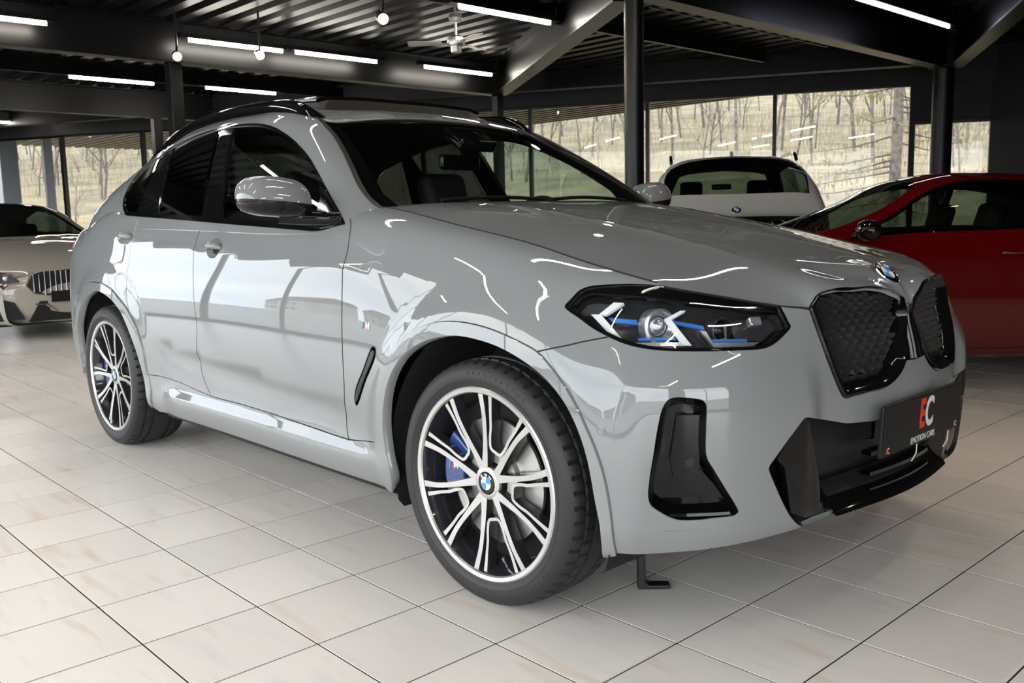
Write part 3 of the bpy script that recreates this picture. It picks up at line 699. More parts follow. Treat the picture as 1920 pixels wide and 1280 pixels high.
# front door
panel('front_door', SLB, join(DF[::-1], sub(BELT, DF[0], DM[0])[1:], DM[1:], sub(ST_, DM[-1], DF[-1])[1:-1]), [ring(raw('handle')[0], .0575, .0395, 40)], m=PAINT, parent=CAR, both=True)
panel('rear_door', SLB, join(DM[::-1], sub(BELT, DM[0], DR[0])[1:], DR[1:], sub(RO, DR[-1], ST_[0])[1:], sub(ST_, ST_[0], DM[-1])[1:-1]), [ring(raw('handle_r')[0], .0575, .0395, 40)], m=PAINT, parent=CAR, both=True)
# sill under the doors
sb = seg((RO[-1][0], 2.0*SV), (FO[0][0], 2.0*SV), .03)
panel('side_sill', SLB, join(ST_[::-1], sub(RO, ST_[0], None)[1:], sb[1:-1], FO[:1], sub(FO, FO[0], DF[-1])[1:-1], seg(sub(FO, FO[0], DF[-1])[-1], DF[-1])[1:-1]), m=PAINT, parent=CAR, both=True)
# front fender: from the door to the bumper joint, up to the bonnet line
hc = raw('hood_corner')[0]
f_top = seg((3.80, VT), (hc[0], VT), .02)
HLo = lc('hl', .01, True)
i_bs = int(np.argmin(np.linalg.norm(HL-BS[-1], axis=1))); i_hc = int(np.argmin(np.linalg.norm(HL-hc, axis=1)))
hl_outer = np.concatenate([HL[i_bs:], HL[:i_hc+1]])          # bumper joint -> outer tip -> bonnet corner
hl_inner = HL[i_hc:i_bs+1]                                     # bonnet corner -> inner tip -> bumper joint
FO_f = sub(FO, None, BS[0]); FO_b = sub(FO, BS[0], None)
door_up = seg(DF[0], (3.80, VT), .02)
fend = join(sub(DF, DF[0], DF[-1])[::-1][:-1], door_up[:-1], f_top, seg((hc[0], VT), HL[i_hc], .01)[1:-1], hl_outer[::-1], BS[::-1][1:], FO_f[::-1][1:-1], seg(sub(FO, FO[0], DF[-1])[-1], DF[-1])[1:-1] if False else np.zeros((0, 2)))
k0 = int(np.argmin(np.linalg.norm(FO-DF[-1], axis=1)))
fend = join(DF[::-1][:-1], door_up[:-1], f_top, hl_outer[::-1], BS[::-1][1:], FO_f[::-1][1:len(FO_f)-k0])
VENT = lc('vent', .008, True)
panel('front_fender', SLB, fend, [VENT], m=PAINT, parent=CAR, both=True)
# arch trims stand proud of the flank
panel('wheel_arch_trim', SLB, join(FO, FI[::-1]), m=PAINT, parent=CAR, both=True, off=.007, lip=.035, gap=.0015, step=.02)
panel('wheel_arch_trim', SLB, join(RO, RI[::-1]), m=PAINT, parent=CAR, both=True, off=.007, lip=.035, gap=.0015, step=.02)
# rear quarter and rear bumper
q_top = seg((BELT[0][0], BELT[0][1]), (1.30, 12.2*SV), .03)
TL = np.array([(0.02, 9.2), (.55, 9.3), (.83, 9.8), (1.00, 10.3), (1.03, 10.8), (.80, 11.2), (.40, 11.0), (.02, 10.9)])*[1, SV]
bs_r = np.array([(.0, 7.2), (.5, 7.0), (.8, 6.7), (1.05, 6.3), (1.27, 6.3)])*[1, SV]; bs_r = smooth_line(bs_r, .03); bs_r[-1] = RO[int(np.argmin(np.linalg.norm(RO-bs_r[-1], axis=1)))]
RO_u = sub(RO, bs_r[-1], DR[-1]); RO_l = sub(RO, bs_r[-1], RO[0])
TLs = smooth_line(TL, .02, True)
panel('quarter_panel', SLB, join(BELT[:1], seg(BELT[0], (1.30, 12.5*SV), .03)[1:], seg((1.30, 12.5*SV), (.0, 12.6*SV), .03)[1:], seg((0, 12.6*SV), bs_r[0], .03)[1:], bs_r[1:], RO_u[1:], DR[::-1][1:], sub(BELT, DR[0], BELT[0])[1:-1]), [TLs], m=PAINT, parent=CAR, both=True)
panel('tail_lamp', SLB, TLs, m=TAILRED, parent=CAR, both=True, off=.004)
panel('rear_bumper', SLB, join(bs_r[::-1], seg(bs_r[0], (0, 1.2*SV), .03)[1:], seg((0, 1.2*SV), (RO_l[-1][0], 1.2*SV), .03)[1:], RO_l[::-1][1:-1]), m=PAINT, parent=CAR, both=True, gap=.0)
# front bumper, across the nose
sym = lambda P: np.stack([2*UM-P[:, 0], P[:, 1]], 1)[::-1]
kt = KID[int(np.argmin(KID[:, 0]))]
i_kt = int(np.argmin(np.linalg.norm(KID-raw('kidney')[0], axis=1)))
KID = np.roll(KID, -i_kt, 0)
i_in = int(np.argmin(np.abs(KID[:, 0]-KID[:, 0].max())))
i_vb = int(np.argmin(np.linalg.norm(KID-raw('kidney')[11], axis=1)))
kid_low = KID[i_vb:]                                            # V below the kidneys -> outer top corner
kid_top = KID[:int(np.argmin(np.linalg.norm(KID-raw('kidney')[8], axis=1)))+1]
hl_front = hl_inner                                              # bonnet corner -> tip -> joint
i_tip = int(np.argmin(np.linalg.norm(hl_front-raw('hl')[10], axis=1)))
low_l = LOW[1:]                                                  # from beside the plate to the fang foot
btm = seg((LOW[-1][0], 2.0*SV), (FO[-1][0], 2.0*SV), .02)
half = join(kid_low, seg(kid_low[-1], hl_front[i_tip], .015)[1:], hl_front[i_tip+1:], BS[::-1][1:], FO_b[1:], btm[::-1], low_l[::-1], LOW[:1])
v_low = np.array([[UM, kid_low[0][1]-.004]]); p_low = np.array([[UM, LOW[0][1]]])
bump = join(v_low, half, p_low, sym(half))
panel('front_bumper', SLB, bump, [INT, sym(INT)], m=PAINT, parent=CAR, step=.022)

# ---- bonnet
e_u = np.linspace(3.80, hc[0], 14)
edge = np.concatenate([LB.pt(e_u, np.full(len(e_u), 13.)), SLB.pt(hl_front[2:i_tip+1:3]), SLB.pt(seg(hl_front[i_tip], kid_top[0], .015)[1:-1]), SLB.pt(kid_top[::3]), SLB.pt(np.array([[UM, kid_top[-1][1]]]))]); edge[:, 1] = np.abs(edge[:, 1])
inner = np.array([(-.62, .60, 1.175), (-.60, .40, 1.180), (-.585, .0, 1.182), (-.35, .55, 1.146), (-.35, .3, 1.158), (-.35, .0, 1.160), (-.1, .55, 1.102), (-.1, .3, 1.119), (-.1, 0, 1.121),
                  (.15, .55, 1.052), (.15, .3, 1.073), (.15, .0, 1.074), (.4, .5, .996), (.4, .3, 1.014), (.4, .0, 1.016), (.58, .42, .953), (.58, .25, .972), (.58, 0, .976), (.70, .2, .941), (.70, 0, .956), (.755, 0, .932), (.79, 0, .906), (.76, .12, .925)])
hood_t = TPS(np.concatenate([edge, inner]), 2e-5)
def hood_z(x, y):
    s = np.abs(y); z = hood_t(x, y)
    r1 = .30+.17*(.55-x)*.55; d = s-r1                            # twin ridges fanning out from the kidneys
    f = ss(-.62, -.35, x)*ss(.60, .20, x)
    z = z+f*(.007*np.exp(-np.abs(d)/.035)-.003*np.exp(-(d/.12)**2))
    return z
SH = height_surf(hood_z)
hk = np.array([(u, v) for u, v in kid_top]); hk3 = SLB.pt(hk)
eh = LB.pt(np.linspace(3.83, hc[0], 40), np.full(40, 13.))[:, :2]
hl3 = SLB.pt(hl_front[:i_tip+1])[:, :2]; k3 = hk3[:, :2]
hood_half = np.concatenate([eh, hl3[1:], seg(hl3[-1], k3[0], .015)[1:-1], k3, [(.826, -.012)]])
rear_h = smooth_line([(-.62, .0), (-.635, -.35), (-.66, -.62), (eh[0][0], eh[0][1])], .02)
hh = np.concatenate([rear_h[:-1], hood_half]); hood_poly = np.concatenate([hh, (hh*[1, -1])[::-1][:-1]])
V, F, N = panel_mesh(SH, hood_poly, step=.022, gap=.002, lip=.014)
N = N/np.linalg.norm(N, axis=1, keepdims=True)
HOOD = mesh_obj('bonnet', V, F, PAINT, CAR, True, N)

# ---- greenhouse
DLO, DLW, WSE, WSG = uc('dlo'), uc('dlo_low'), uc('ws_edge', .012), uc('ws_glass', .012)
UT = 7*SVU
dlo = join(DLO, DLW)
fr = join(WSE[::-1], seg(WSE[0], (2.66, UT), .02)[1:], seg((2.66, UT), (.0, UT), .03)[1:], seg((0, UT), (0, .1*SVU), .02)[1:], seg((0, .1*SVU), (2.62, .0*SVU), .04)[1:], seg((2.62, 0), WSE[-1], .02)[1:-1])
panel('side_frame', SUB, fr, [dlo], m=PAINT, parent=CAR, both=True, gap=.0005)
dlo_in = inset(dlo, .016); 
panel('window_trim', SUB, dlo, [dlo_in], m=GLOSSBLK, parent=CAR, both=True, off=.003, gap=.0, step=.01)
def clip(P, a, b, keep):
    """cut polygon P with the line a-b, keeping the side where cross has sign keep"""
    a, b = np.array(a), np.array(b); d = b-a; out = []
    s = [keep*(d[0]*(p[1]-a[1])-d[1]*(p[0]-a[0])) for p in P]
    for i in range(len(P)):
        j = (i+1) % len(P)
        if s[i] >= 0: out.append(P[i])
        if s[i]*s[j] < 0: t = s[i]/(s[i]-s[j]); out.append(P[i]+(P[j]-P[i])*t)
    return np.array(out)
def ext(k): a, _, b = np.array(UBC[k])*[1, SVU]; d = b-a; return a-d*.5, b+d*.5
B1, B2, C1, C2 = ext('pil_b1'), ext('pil_b2'), ext('pil_c1'), ext('pil_c2')
front_win = clip(dlo_in, *B1, 1); rw = clip(clip(dlo_in, *B2, -1), *C1, 1); qw = clip(dlo_in, *C2, -1)
panel('front_side_window', SUB, front_win, m=GL_FRONT, parent=CAR, both=True, off=-.003, gap=.001, lip=0)
panel('rear_side_window', SUB, rw, m=GL_SIDE, parent=CAR, both=True, off=-.003, gap=.001, lip=0)
panel('quarter_window', SUB, qw, m=GL_SIDE, parent=CAR, both=True, off=-.003, gap=.001, lip=0)
panel('door_pillar_cover', SUB, clip(clip(dlo_in, *B1, -1), *B2, 1), m=GLOSSBLK, parent=CAR, both=True, off=-.001, gap=.0)
panel('rear_pillar_bar', SUB, clip(clip(dlo_in, *C1, -1), *C2, 1), m=GLOSSBLK, parent=CAR, both=True, off=.002, gap=.0)
# windscreen: brown-black seal strip, glass, dark ceramic border
wtop = seg(WSE[0]+[.012, 0], (UM if False else UB.umax, UB_top := 6.55*SVU), .03)
sy = lambda P: np.stack([2*UB.umax-P[:, 0], P[:, 1]], 1)[::-1]
wb = .25*SVU
strip = join(WSE, [(WSE[-1][0]+.02, .3*SVU)], [(WSG[-1][0]+.03, .3*SVU)], WSG[::-1])
panel('windscreen_seal', SUB, strip, m=BROWNBLK, parent=CAR, both=True, off=.004, gap=.0, step=.012)
wg = smooth_line(np.array([tuple(WSG[0]), (WSG[0][0]+.20, 6.62*SVU), (WSG[0][0]+.45, 6.62*SVU), (UB.umax, 6.45*SVU)]), .03)
whalf = join(wg[::-1], WSG[1:], seg(WSG[-1], (WSG[-1][0]+.04, wb), .02)[1:], seg((WSG[-1][0]+.04, wb), (UB.umax, wb), .04)[1:])
wfull = join(whalf, sy(whalf)[1:-1])
panel('windscreen', SUB, wfull, m=GL_WS, parent=CAR, off=0, gap=.0, lip=0)
wi = inset(wfull, .045)
panel('ceramic_border', SUB, wfull, [wi], m=GLOSSBLK, parent=CAR, off=-.004, gap=.0, lip=0, step=.03)
# ---- roof, rear glass and tail deck as one height field
eu = np.linspace(0, UB.umax, 46); er = UB.pt(eu, np.full(46, 7.)); er[:, 1] = np.abs(er[:, 1])
roof_c = np.array([(-1.30, 0, 1.580), (-1.30, .3, 1.571), (-1.5, .0, 1.606), (-1.5, .35, 1.599), (-1.8, 0, 1.628), (-1.8, .35, 1.621), (-2.2, 0, 1.628), (-2.2, .35, 1.619), (-2.6, 0, 1.590), (-2.6, .35, 1.578), (-3.0, 0, 1.495), (-3.0, .35, 1.48), (-3.35, 0, 1.365), (-3.35, .35, 1.352), (-3.66, .3, 1.225), (-3.68, 0, 1.225)])
roof_t = TPS(np.concatenate([er, roof_c]), 1e-5); SR = height_surf(lambda x, y: roof_t(x, y))
er2 = UB.pt(eu, np.full(46, 7.))[:, :2]
wl = SUB.pt(np.array([[u, 6.9*SVU] for u in np.linspace(2.66, UB.umax, 14)]))[:, :2]
k_ = int(np.argmin(np.abs(eu-2.66)))
rear_edge = seg((-3.68, 0), tuple(er2[0]), .04)
rh = np.concatenate([rear_edge[:-1], er2[:k_+1], wl[1:]]); roof_poly = np.concatenate([rh, (rh*[1, -1])[::-1][1:-1]])
hole = np.array([(-1.49, -.44), (-1.47, 0), (-1.49, .44), (-2.15, .44), (-2.15, -.44)])
rglass = smooth_line([(-2.62, -.46), (-2.58, 0), (-2.62, .46), (-3.10, .50), (-3.46, .50), (-3.50, 0), (-3.46, -.50), (-3.10, -.50)], .04, True)
V, F, N = panel_mesh(SR, roof_poly, [hole, rglass], step=.04, gap=.0005, lip=.02); N /= np.linalg.norm(N, axis=1, keepdims=True)
mesh_obj('roof', V, F, PAINT, CAR, True, N)
V, F, N = panel_mesh(SR, rglass, step=.05, gap=.0, lip=0); N /= np.linalg.norm(N, axis=1, keepdims=True)
mesh_obj('rear_window', V, F, GL_SIDE, CAR, True, N)
# tail deck drop
MBt = MB(); pr = [(-3.66, 1.205), (-3.74, 1.19), (-3.75, 1.165), (-3.70, 1.11), (-3.74, 1.07)]
for s0, s1 in ((-.56, .56),):
    n = len(pr); V = [(x, s, z) for s in (s0, s1) for x, z in pr]; MBt.add(V, [(i, i+1, n+i+1, n+i) for i in range(n-1)])
MBt.build('tail_spoiler', PAINT, CAR, True)
# ---------------------------------------------------------------- lettering and emblems
def text_mesh(body, size, M, name, m, parent=None, sx=1., depth=.001, bold=0.):
    cu = bpy.data.curves.new(name, 'FONT'); cu.body = body; cu.size = size; cu.align_x = 'CENTER'; cu.align_y = 'CENTER'; cu.extrude = depth; cu.offset = bold
    o = bpy.data.objects.new(name, cu); dg = bpy.context.evaluated_depsgraph_get(); COL.objects.link(o); bpy.context.view_layer.update()
    me = bpy.data.meshes.new_from_object(o.evaluated_get(bpy.context.evaluated_depsgraph_get())); COL.objects.unlink(o); bpy.data.objects.remove(o)
    me.transform(M @ Matrix.Diagonal((sx, 1, 1, 1))); me.name = name; me.materials.clear(); me.materials.append(m)
    o = bpy.data.objects.new(name, me); COL.objects.link(o)
    if parent is not None: o.parent = parent
    return o
def frame(p, n, up):
    n = Vector(n).normalized(); up = Vector(up); x = up.cross(n).normalized(); y = n.cross(x)
    return Matrix(((x.x, y.x, n.x, p[0]), (x.y, y.y, n.y, p[1]), (x.z, y.z, n.z, p[2]), (0, 0, 0, 1)))
def roundel(M, r, parent, name='roundel_badge', ring=CHROME, flat=False):
    e = parent if flat else empty(name, parent=parent)
    m = MB(); m.lathe([(r*1.0, 0), (r*1.0, r*.10), (r*.97, r*.13), (r*.955, r*.11)], M, 36); m.build('badge_rim', ring, e, True)
    m = MB(); m.lathe([(r*.955, r*.10), (r*.60, r*.13)], M, 36); m.build('badge_ring', GLOSSBLK, e, True)
    for q in range(4):
        n = 8; P = [(0, 0)]+[(r*.60*math.cos(q*math.pi/2+i/n*math.pi/2), r*.60*math.sin(q*math.pi/2+i/n*math.pi/2)) for i in range(n+1)]
        MB().prism(P, r*.12, r*.145, M).build('badge_quarter', (WHITE, BLUEB)[(q+1) % 2], e)
    m = MB(); m.lathe([(r*.62, r*.13), (r*.62, r*.15), (r*.585, r*.15), (r*.585, r*.13)], M, 36); m.build('badge_circle', CHROME, e, True)
    for ch, a in (('B', 132), ('M', 90), ('W', 48)):
        a = math.radians(a); text_mesh(ch, r*.40, M @ Matrix.Translation((r*.775*math.cos(a), r*.775*math.sin(a), r*.14)) @ Matrix.Rotation(a-math.pi/2, 4, 'Z'), 'badge_letter', WHITE, e, .9, r*.01, r*.006)
    return e
def sp(uv, S=SLB): return S.pt(np.array([uv]))[0], S.nrm(np.array([uv]))[0]
def on_hood(x, y): return SH.pt(np.array([[x, y]]))[0], SH.nrm(np.array([[x, y]]))[0]
p, n = on_hood(.748, 0); n = n+np.array([.34, 0, 0]); n /= np.linalg.norm(n); roundel(frame(p+np.array([.0, 0, .004]), n, (-.6, 0, 1)), .042, CAR)

# ---- closed forms: shell behind the panels, wheel-house liners, underbody
def sheet(uv, off): return SLB.pt(uv)+SLB.nrm(uv)*off
def recess(name, outline, depth, m, parent, both=True, wall=True, shrink=.0, mfloor=None, step=.03):
    """pocket behind an opening: side wall and floor"""
    P = dedupe(outline); P = P if area2(P) > 0 else P[::-1]
    a = sheet(P, .0); Q = inset(P, shrink) if shrink else P; b = sheet(Q, -depth); n = len(P)
    V, F, N = panel_mesh(SLB, Q, gap=0, lip=0, off=-depth, step=step); k = len(V)
    V = np.concatenate([V, a, b]); F = list(F)+[(k+i, k+(i+1) % n, k+n+(i+1) % n, k+n+i) for i in range(n)]
    o = [mesh_obj(name, V, F, m, parent)]
    if both: o.append(mesh_obj(name, V*[1, -1, 1], [f[::-1] for f in F], m, parent))
    for q in o: auto_smooth(q, 30)
    return o
hl_full = HL
recess('headlamp_housing', HL, .075, HLBLK, CAR, shrink=.012)
for k, (kname, mm, off, th) in enumerate((('hl_grey', INTERG, -.045, .012), ('d1a', HLGUIDE, -.026, .014), ('d1b', HLGUIDE, -.022, .014), ('d1c', HLCHR, -.030, .012), ('d2a', HLGUIDE, -.030, .014),
        ('d2b', HLGUIDE, -.026, .014), ('d2c', HLCHR, -.030, .012), ('bl0', HLBLUE, -.040, .01), ('bl1', HLBLUE, -.036, .01), ('bl2', HLBLUE, -.036, .01), ('bl3', HLBLUE, -.040, .01), ('hl_dark', HLBLK, -.040, .01))):
    nm = {'d': 'light_guide', 'b': 'blue_accent', 'h': 'lamp_insert'}[kname[0]]
    panel(nm, SLB, raw(kname), m=mm, parent=CAR, both=True, off=off, gap=0, lip=th, step=.02)
# dark lid along the top of the lamp, its lens
topl = lc('hl_top', .012)
i_a = int(np.argmin(np.linalg.norm(HL-topl[0], axis=1))); i_b = int(np.argmin(np.linalg.norm(HL-raw('hl')[11], axis=1)))
upper = np.concatenate([HL[i_a:], HL[:i_b+1]]) if i_a > i_b else HL[i_a:i_b+1]
panel('lamp_brow', SLB, join(upper, topl[::-1]), m=GLOSSBLK, parent=CAR, both=True, off=-.004, gap=.001, lip=.02, step=.02)
panel('headlamp_rim', SLB, HL, [inset(HL, .0105)], m=GLOSSBLK, parent=CAR, both=True, off=.0, gap=.0, lip=.02, step=.02)
panel('headlamp_lens', SLB, inset(HL, .009), m=GL_HL, parent=CAR, both=True, off=.001, gap=.0, lip=0, step=.02)
for k in ('proj1', 'proj2'):
    p, n = sp(raw(k)[0])
    for s in (1, -1):
        P = p*[1, s, 1]; nn = n*[1, s, 1]; nn = np.array([.9, nn[1]*.45, .05]); nn /= np.linalg.norm(nn); P = P-n*[1, s, 1]*.06
        M = frame(P, nn, (0, 0, 1)); e = empty('projector_lamp', parent=CAR)
        kk = 1.35 if k == 'proj1' else 1.; MB().lathe([(.034*kk, -.01), (.034*kk, .022), (.029*kk, .024), (.027, .010)], M, 32).build('lamp_ring', HLCHR if k == 'proj1' else HLBLK, e, True)
        MB().lathe([(.001, .026), (.010, .024), (.019, .018), (.026, .008), (.028, .0)], M, 32).build('lamp_lens', HLCHR if k == 'proj1' else GLOSSBLK, e, True)
        if k == 'proj2':
            m = MB(); m.box(.004, .009, -.020, .014, .024, .028, M); m.box(-.010, .009, -.024, -.019, .024, .028, M); m.build('lamp_mark', HLCHR, e)
p, n = sp(raw('sq')[0])
for s in (1, -1):
    M = frame((p-n*.03)*[1, s, 1], n*[1, s, 1], (0, 0, 1)); MB().box(-.017, .017, -.012, .012, -.01, .012, M).build('corner_lamp', HLCHR, CAR, False, .004)

# ---- kidney grille
def shrink_k(K, g):
    """narrow towards the centre line, broad on the outer and upper sides"""
    if not g: return K
    u = K[:, 0]; w = 1-.62*ss(u.max()-.07, u.max()-.01, u); return K+(inset(K, g)-K)*w[:, None]
def kidney_build(s):
    e = empty('kidney_grille', parent=CAR)
    K = KID if area2(KID) > 0 else KID[::-1]
    lev = [(0., -.014), (.0, .003), (.004, .008), (.012, .008), (.040, -.020), (.044, -.030), (.044, -.055)]
    V = []; n = len(K)
    for g, off in lev: V += list(sheet(shrink_k(K, g), off)*[1, s, 1])
    F = [((l*n+i), (l*n+(i+1) % n), ((l+1)*n+(i+1) % n), ((l+1)*n+i)) for l in range(len(lev)-1) for i in range(n)]
    if s < 0: F = [f[::-1] for f in F]
    o = mesh_obj('grille_surround', V, F, GLOSSBLK, e, True); auto_smooth(o, 50)
    Q = shrink_k(K, .042); V, F, N = panel_mesh(SLB, Q, gap=0, lip=0, off=-.052, step=.04)
    mesh_obj('grille_backing', V*[1, s, 1], F if s > 0 else [f[::-1] for f in F], MATTBLK, e)
    # three-sided scales on a staggered lattice
    a = .0235; b0 = None; lo, hi = Q.min(0), Q.max(0); r = 0; y = lo[1]+.012
    while y < hi[1]:
        x = lo[0]+(.5 if r % 2 else 0)*a*2
        while x < hi[0]:
            if inside(inset(Q, .006), np.array([[x, y]]))[0]:
                p, nn = sp((x, y)); p = (p-nn*.048)*[1, s, 1]; M = frame(p, nn*[1, s, 1], (0, 0, 1))
                if b0 is None:
                    w, h = .0232, .0128; t = .034
                    V = [(-w, h*.9, .006), (0, -h*.2, t), (w, h*.9, .006), (-w*.95, -h*1.1, .0), (0, -h*2.0, .012), (w*.95, -h*1.1, .0), (0, h*1.5, .0)]
                    F = [(0, 3, 4, 1), (1, 4, 5, 2), (0, 1, 2, 6), (3, 0, 6), (6, 2, 5)]
                    b0 = mesh_obj('grille_scale', V, F, GRILLE, e); o = b0
                else: o = b0.copy(); COL.objects.link(o); o.parent = e
                o.matrix_local = M
            x += a*2
        y += a*1.02; r += 1
GRILLE = mat('grille_satin_black', (.014, .014, .014), .32, 0, 0, .45)
kidney_build(1); kidney_build(-1)
# bridge between the kidneys
kr = KID[:, 0].max(); V = []; 
zz = np.linspace(raw('kidney')[8][1]-.004, raw('kidney')[11][1], 8)
Vb = []
for v in zz:
    for u, off in ((kr-.004, -.02), (kr-.002, .010), (UM, .012), (2*UM-kr+.002, .010), (2*UM-kr+.004, -.02)): Vb.append(sheet(np.array([[u, v]]), off)[0])
mesh_obj('grille_bridge', Vb, [(r*5+c, r*5+c+1, r*5+c+6, r*5+c+5) for r in range(7) for c in range(4)], GLOSSBLK, CAR, True)

# ---- lower air intake across the nose
lowf = join(LOW, [(LOW[-1][0]+.01, 2.05*SV)], [(UM, 2.05*SV)])
low_full = join([(UM, LOW[0][1])], LOW, [(LOW[-1][0]+.012, 2.1*SV)], seg((LOW[-1][0]+.012, 2.1*SV), (2*UM-LOW[-1][0]-.012, 2.1*SV), .03)[1:], sym(LOW))
recess('lower_intake', low_full, .10, SATIN, CAR, both=False, shrink=.004)
# gloss blades at both sides, slats between, lower lip
for s in (1, -1):
    fa = raw('fang'); b = raw('low_open')
    tip = b[2]; foot = b[8]; lt = b[4]; bt = b[6]
    P = [tip+[.0, 0], tip+[.03, -.012], foot+[.016, .0], foot, bt+[.012, .0], lt+[.06, -.01], lt+[.035, .015]]
    V, F, N = panel_mesh(SLB, np.array(P), gap=0, lip=.03, off=-.012, step=.03); N /= np.linalg.norm(N, axis=1, keepdims=True)
    mesh_obj('intake_blade', V*[1, s, 1], F if s > 0 else [f[::-1] for f in F], GLOSSBLK, CAR, True, N*[1, s, 1])
for v, d in ((3.05, .05), (3.75, .055), (4.45, .055)):
    us = np.linspace(LOW[2][0]+.06, 2*UM-LOW[2][0]-.06, 24); V = []
    for u in us:
        for dv, off in ((-.006, -d), (-.006, -d+.03), (.006, -d+.03), (.006, -d)): V.append(sheet(np.array([[u, v*SV+dv]]), off)[0])
    mesh_obj('intake_slat', V, [(i*4+c, i*4+(c+1) % 4, i*4+4+(c+1) % 4, i*4+4+c) for i in range(23) for c in range(4)], GLOSSBLK, CAR)
us = np.linspace(LOW[2][0]+.05, 2*UM-LOW[2][0]-.05, 24); V = []
for u in us:
    for v, off in ((4.9*SV, -.045), (4.95*SV, -.02), (6.2*SV, -.02), (6.25*SV, -.04)): V.append(sheet(np.array([[u, v]]), off)[0])
mesh_obj('intake_panel', V, [(i*4+c, i*4+c+1, i*4+5+c, i*4+4+c) for i in range(23) for c in range(3)], GLOSSBLK, CAR)
us = np.linspace(LOW[-1][0]-.005, 2*UM-LOW[-1][0]+.005, 30); V = []
for u in us:
    for v, off in ((2.35*SV, -.06), (2.45*SV, -.004), (2.2*SV, .010), (1.95*SV, .004), (1.7*SV, -.05)): V.append(sheet(np.array([[u, v]]), off)[0])
o = mesh_obj('bumper_lip', V, [(i*5+c, i*5+c+1, i*5+6+c, i*5+5+c) for i in range(29) for c in range(4)], GLOSSBLK, CAR); auto_smooth(o, 40)

# ---- outer air curtains
recess('air_curtain', INT, .055, GLOSSBLK, CAR, shrink=.018, step=.03)
for (ua, ub), v in ((((5.185, 5.335), 3.62)), (((5.175, 5.365), 3.12))):
    V = []
    for u in np.linspace(ua, ub, 8):
        for dv, off in ((-.005, -.05), (-.005, .000), (.003, -.002), (.005, -.05)): V.append(sheet(np.array([[u, v*SV+dv]]), off)[0])
    F = [(i*4+c, i*4+(c+1) % 4, i*4+4+(c+1) % 4, i*4+4+c) for i in range(7) for c in range(4)]
    for s in (1, -1): mesh_obj('curtain_vane', np.array(V)*[1, s, 1], F, GLOSSBLK, CAR)
P = np.array([(5.205, 6.35), (5.262, 6.35), (5.262, 4.9), (5.30, 4.45), (5.33, 3.95), (5.25, 4.3), (5.20, 4.55), (5.19, 5.2)])*[1, SV]
panel('curtain_insert', SLB, P, m=GLOSSBLK, parent=CAR, both=True, off=-.028, gap=0, lip=.02)
# parking sensors
def disc(uv, r, off, m, name, ring_m=None):
    p, n = sp(uv)
    for s in (1, -1):
        M = frame((p+n*off)*[1, s, 1], n*[1, s, 1], (0, 0, 1)); MB().lathe([(r, -.004), (r, .0008), (r*.80, .0012), (r*.78, .0002), (r*.72, .0002), (r*.70, .0012), (.0001, .0014)], M, 28).build(name, m, CAR, True)
disc(raw('sensor')[0], .0135, .0, PAINT, 'parking_sensor'); disc(np.array([5.238, 5.05*SV]), .013, -.026, SATIN, 'parking_sensor')

# ---- number plate and its holder
px0, pz0 = .872, .532; tilt = math.radians(-3)
PM = frame((px0, 0, pz0), (math.cos(tilt), 0, -math.sin(tilt)*-1), (0, 0, 1))
PB = mat('plate_black', (.010, .010, .011), .5, 0, 0, .25); PT = mat('plate_print_grey', (.62, .62, .62), .5)
pe = empty('number_plate', parent=CAR)
MB().box(-.262, .262, -.072, .072, -.012, .0, PM).build('plate_holder', PB, pe, False, .004)
MB().box(-.256, .256, -.040, .068, .0, .0025, PM).build('plate_sheet', PB, pe, False, .003)
text_mesh('E', .115, PM @ Matrix.Translation((-.022, .013, .0035)), 'plate_letter', mat('plate_red', (.62, .03, .015), .5), pe, .62, .0005, .004)
text_mesh('C', .118, PM @ Matrix.Translation((.024, .013, .0040)), 'plate_letter', PT, pe, .66, .0005, .003)
text_mesh('EMOTION CARS', .026, PM @ Matrix.Translation((.0, -.056, .0008)), 'plate_lettering', PT, pe, .85, .0004)
for x in (-.225, .228):
    text_mesh('E', .024, PM @ Matrix.Translation((x-.006, -.056, .0008)), 'plate_letter', REDL, pe, .7, .0004); text_mesh('C', .024, PM @ Matrix.Translation((x+.005, -.056, .001)), 'plate_letter', PT, pe, .7, .0004)
MB().box(-.20, .20, -.05, .05, -.05, -.012, PM).build('plate_bracket', SATIN, pe)
for x in (-.02, .20): MB().tube([PM @ Vector((x, -.07, -.006)), PM @ Vector((x-.004, -.10, -.004)), PM @ Vector((x-.012, -.125, -.012))], .0016, 6).build('cable_tie', PT, pe)

# ---- flank: breather, badge, handles
recess('fender_vent', VENT, .012, GLOSSBLK, CAR, shrink=.002, step=.02)
P = inset(VENT if area2(VENT) > 0 else VENT[::-1], .007); panel('vent_blade', SLB, P, m=GLOSSBLK, parent=CAR, both=True, off=.003, gap=0, lip=.012, step=.01)
p, n = sp(raw('badge')[0])
for s in (1, -1):
    M = frame(p*[1, s, 1], n*[1, s, 1], (0, 0, 1)); e = empty('stripe_badge', parent=CAR)
    for k, mm in enumerate((LTBLUE, DKBLUE, REDL)):
        x = -.021+k*.0065; MB().prism([(x, -.0105), (x+.006, -.0105), (x+.0085, .0105), (x+.0025, .0105)], 0, .0018, M).build('badge_stripe', mm, e)
    x = -.001
    MB().prism([(x, -.0105), (x+.005, -.0105), (x+.0055, .002), (x+.0105, -.0095), (x+.012, -.0095), (x+.0165, .002), (x+.017, -.0105), (x+.022, -.0105), (x+.0235, .0105), (x+.0175, .0105), (x+.0125, .0), (x+.0075, .0105), (x+.0015, .0105)], 0, .0022, M).build('badge_letter', CHROME, e)
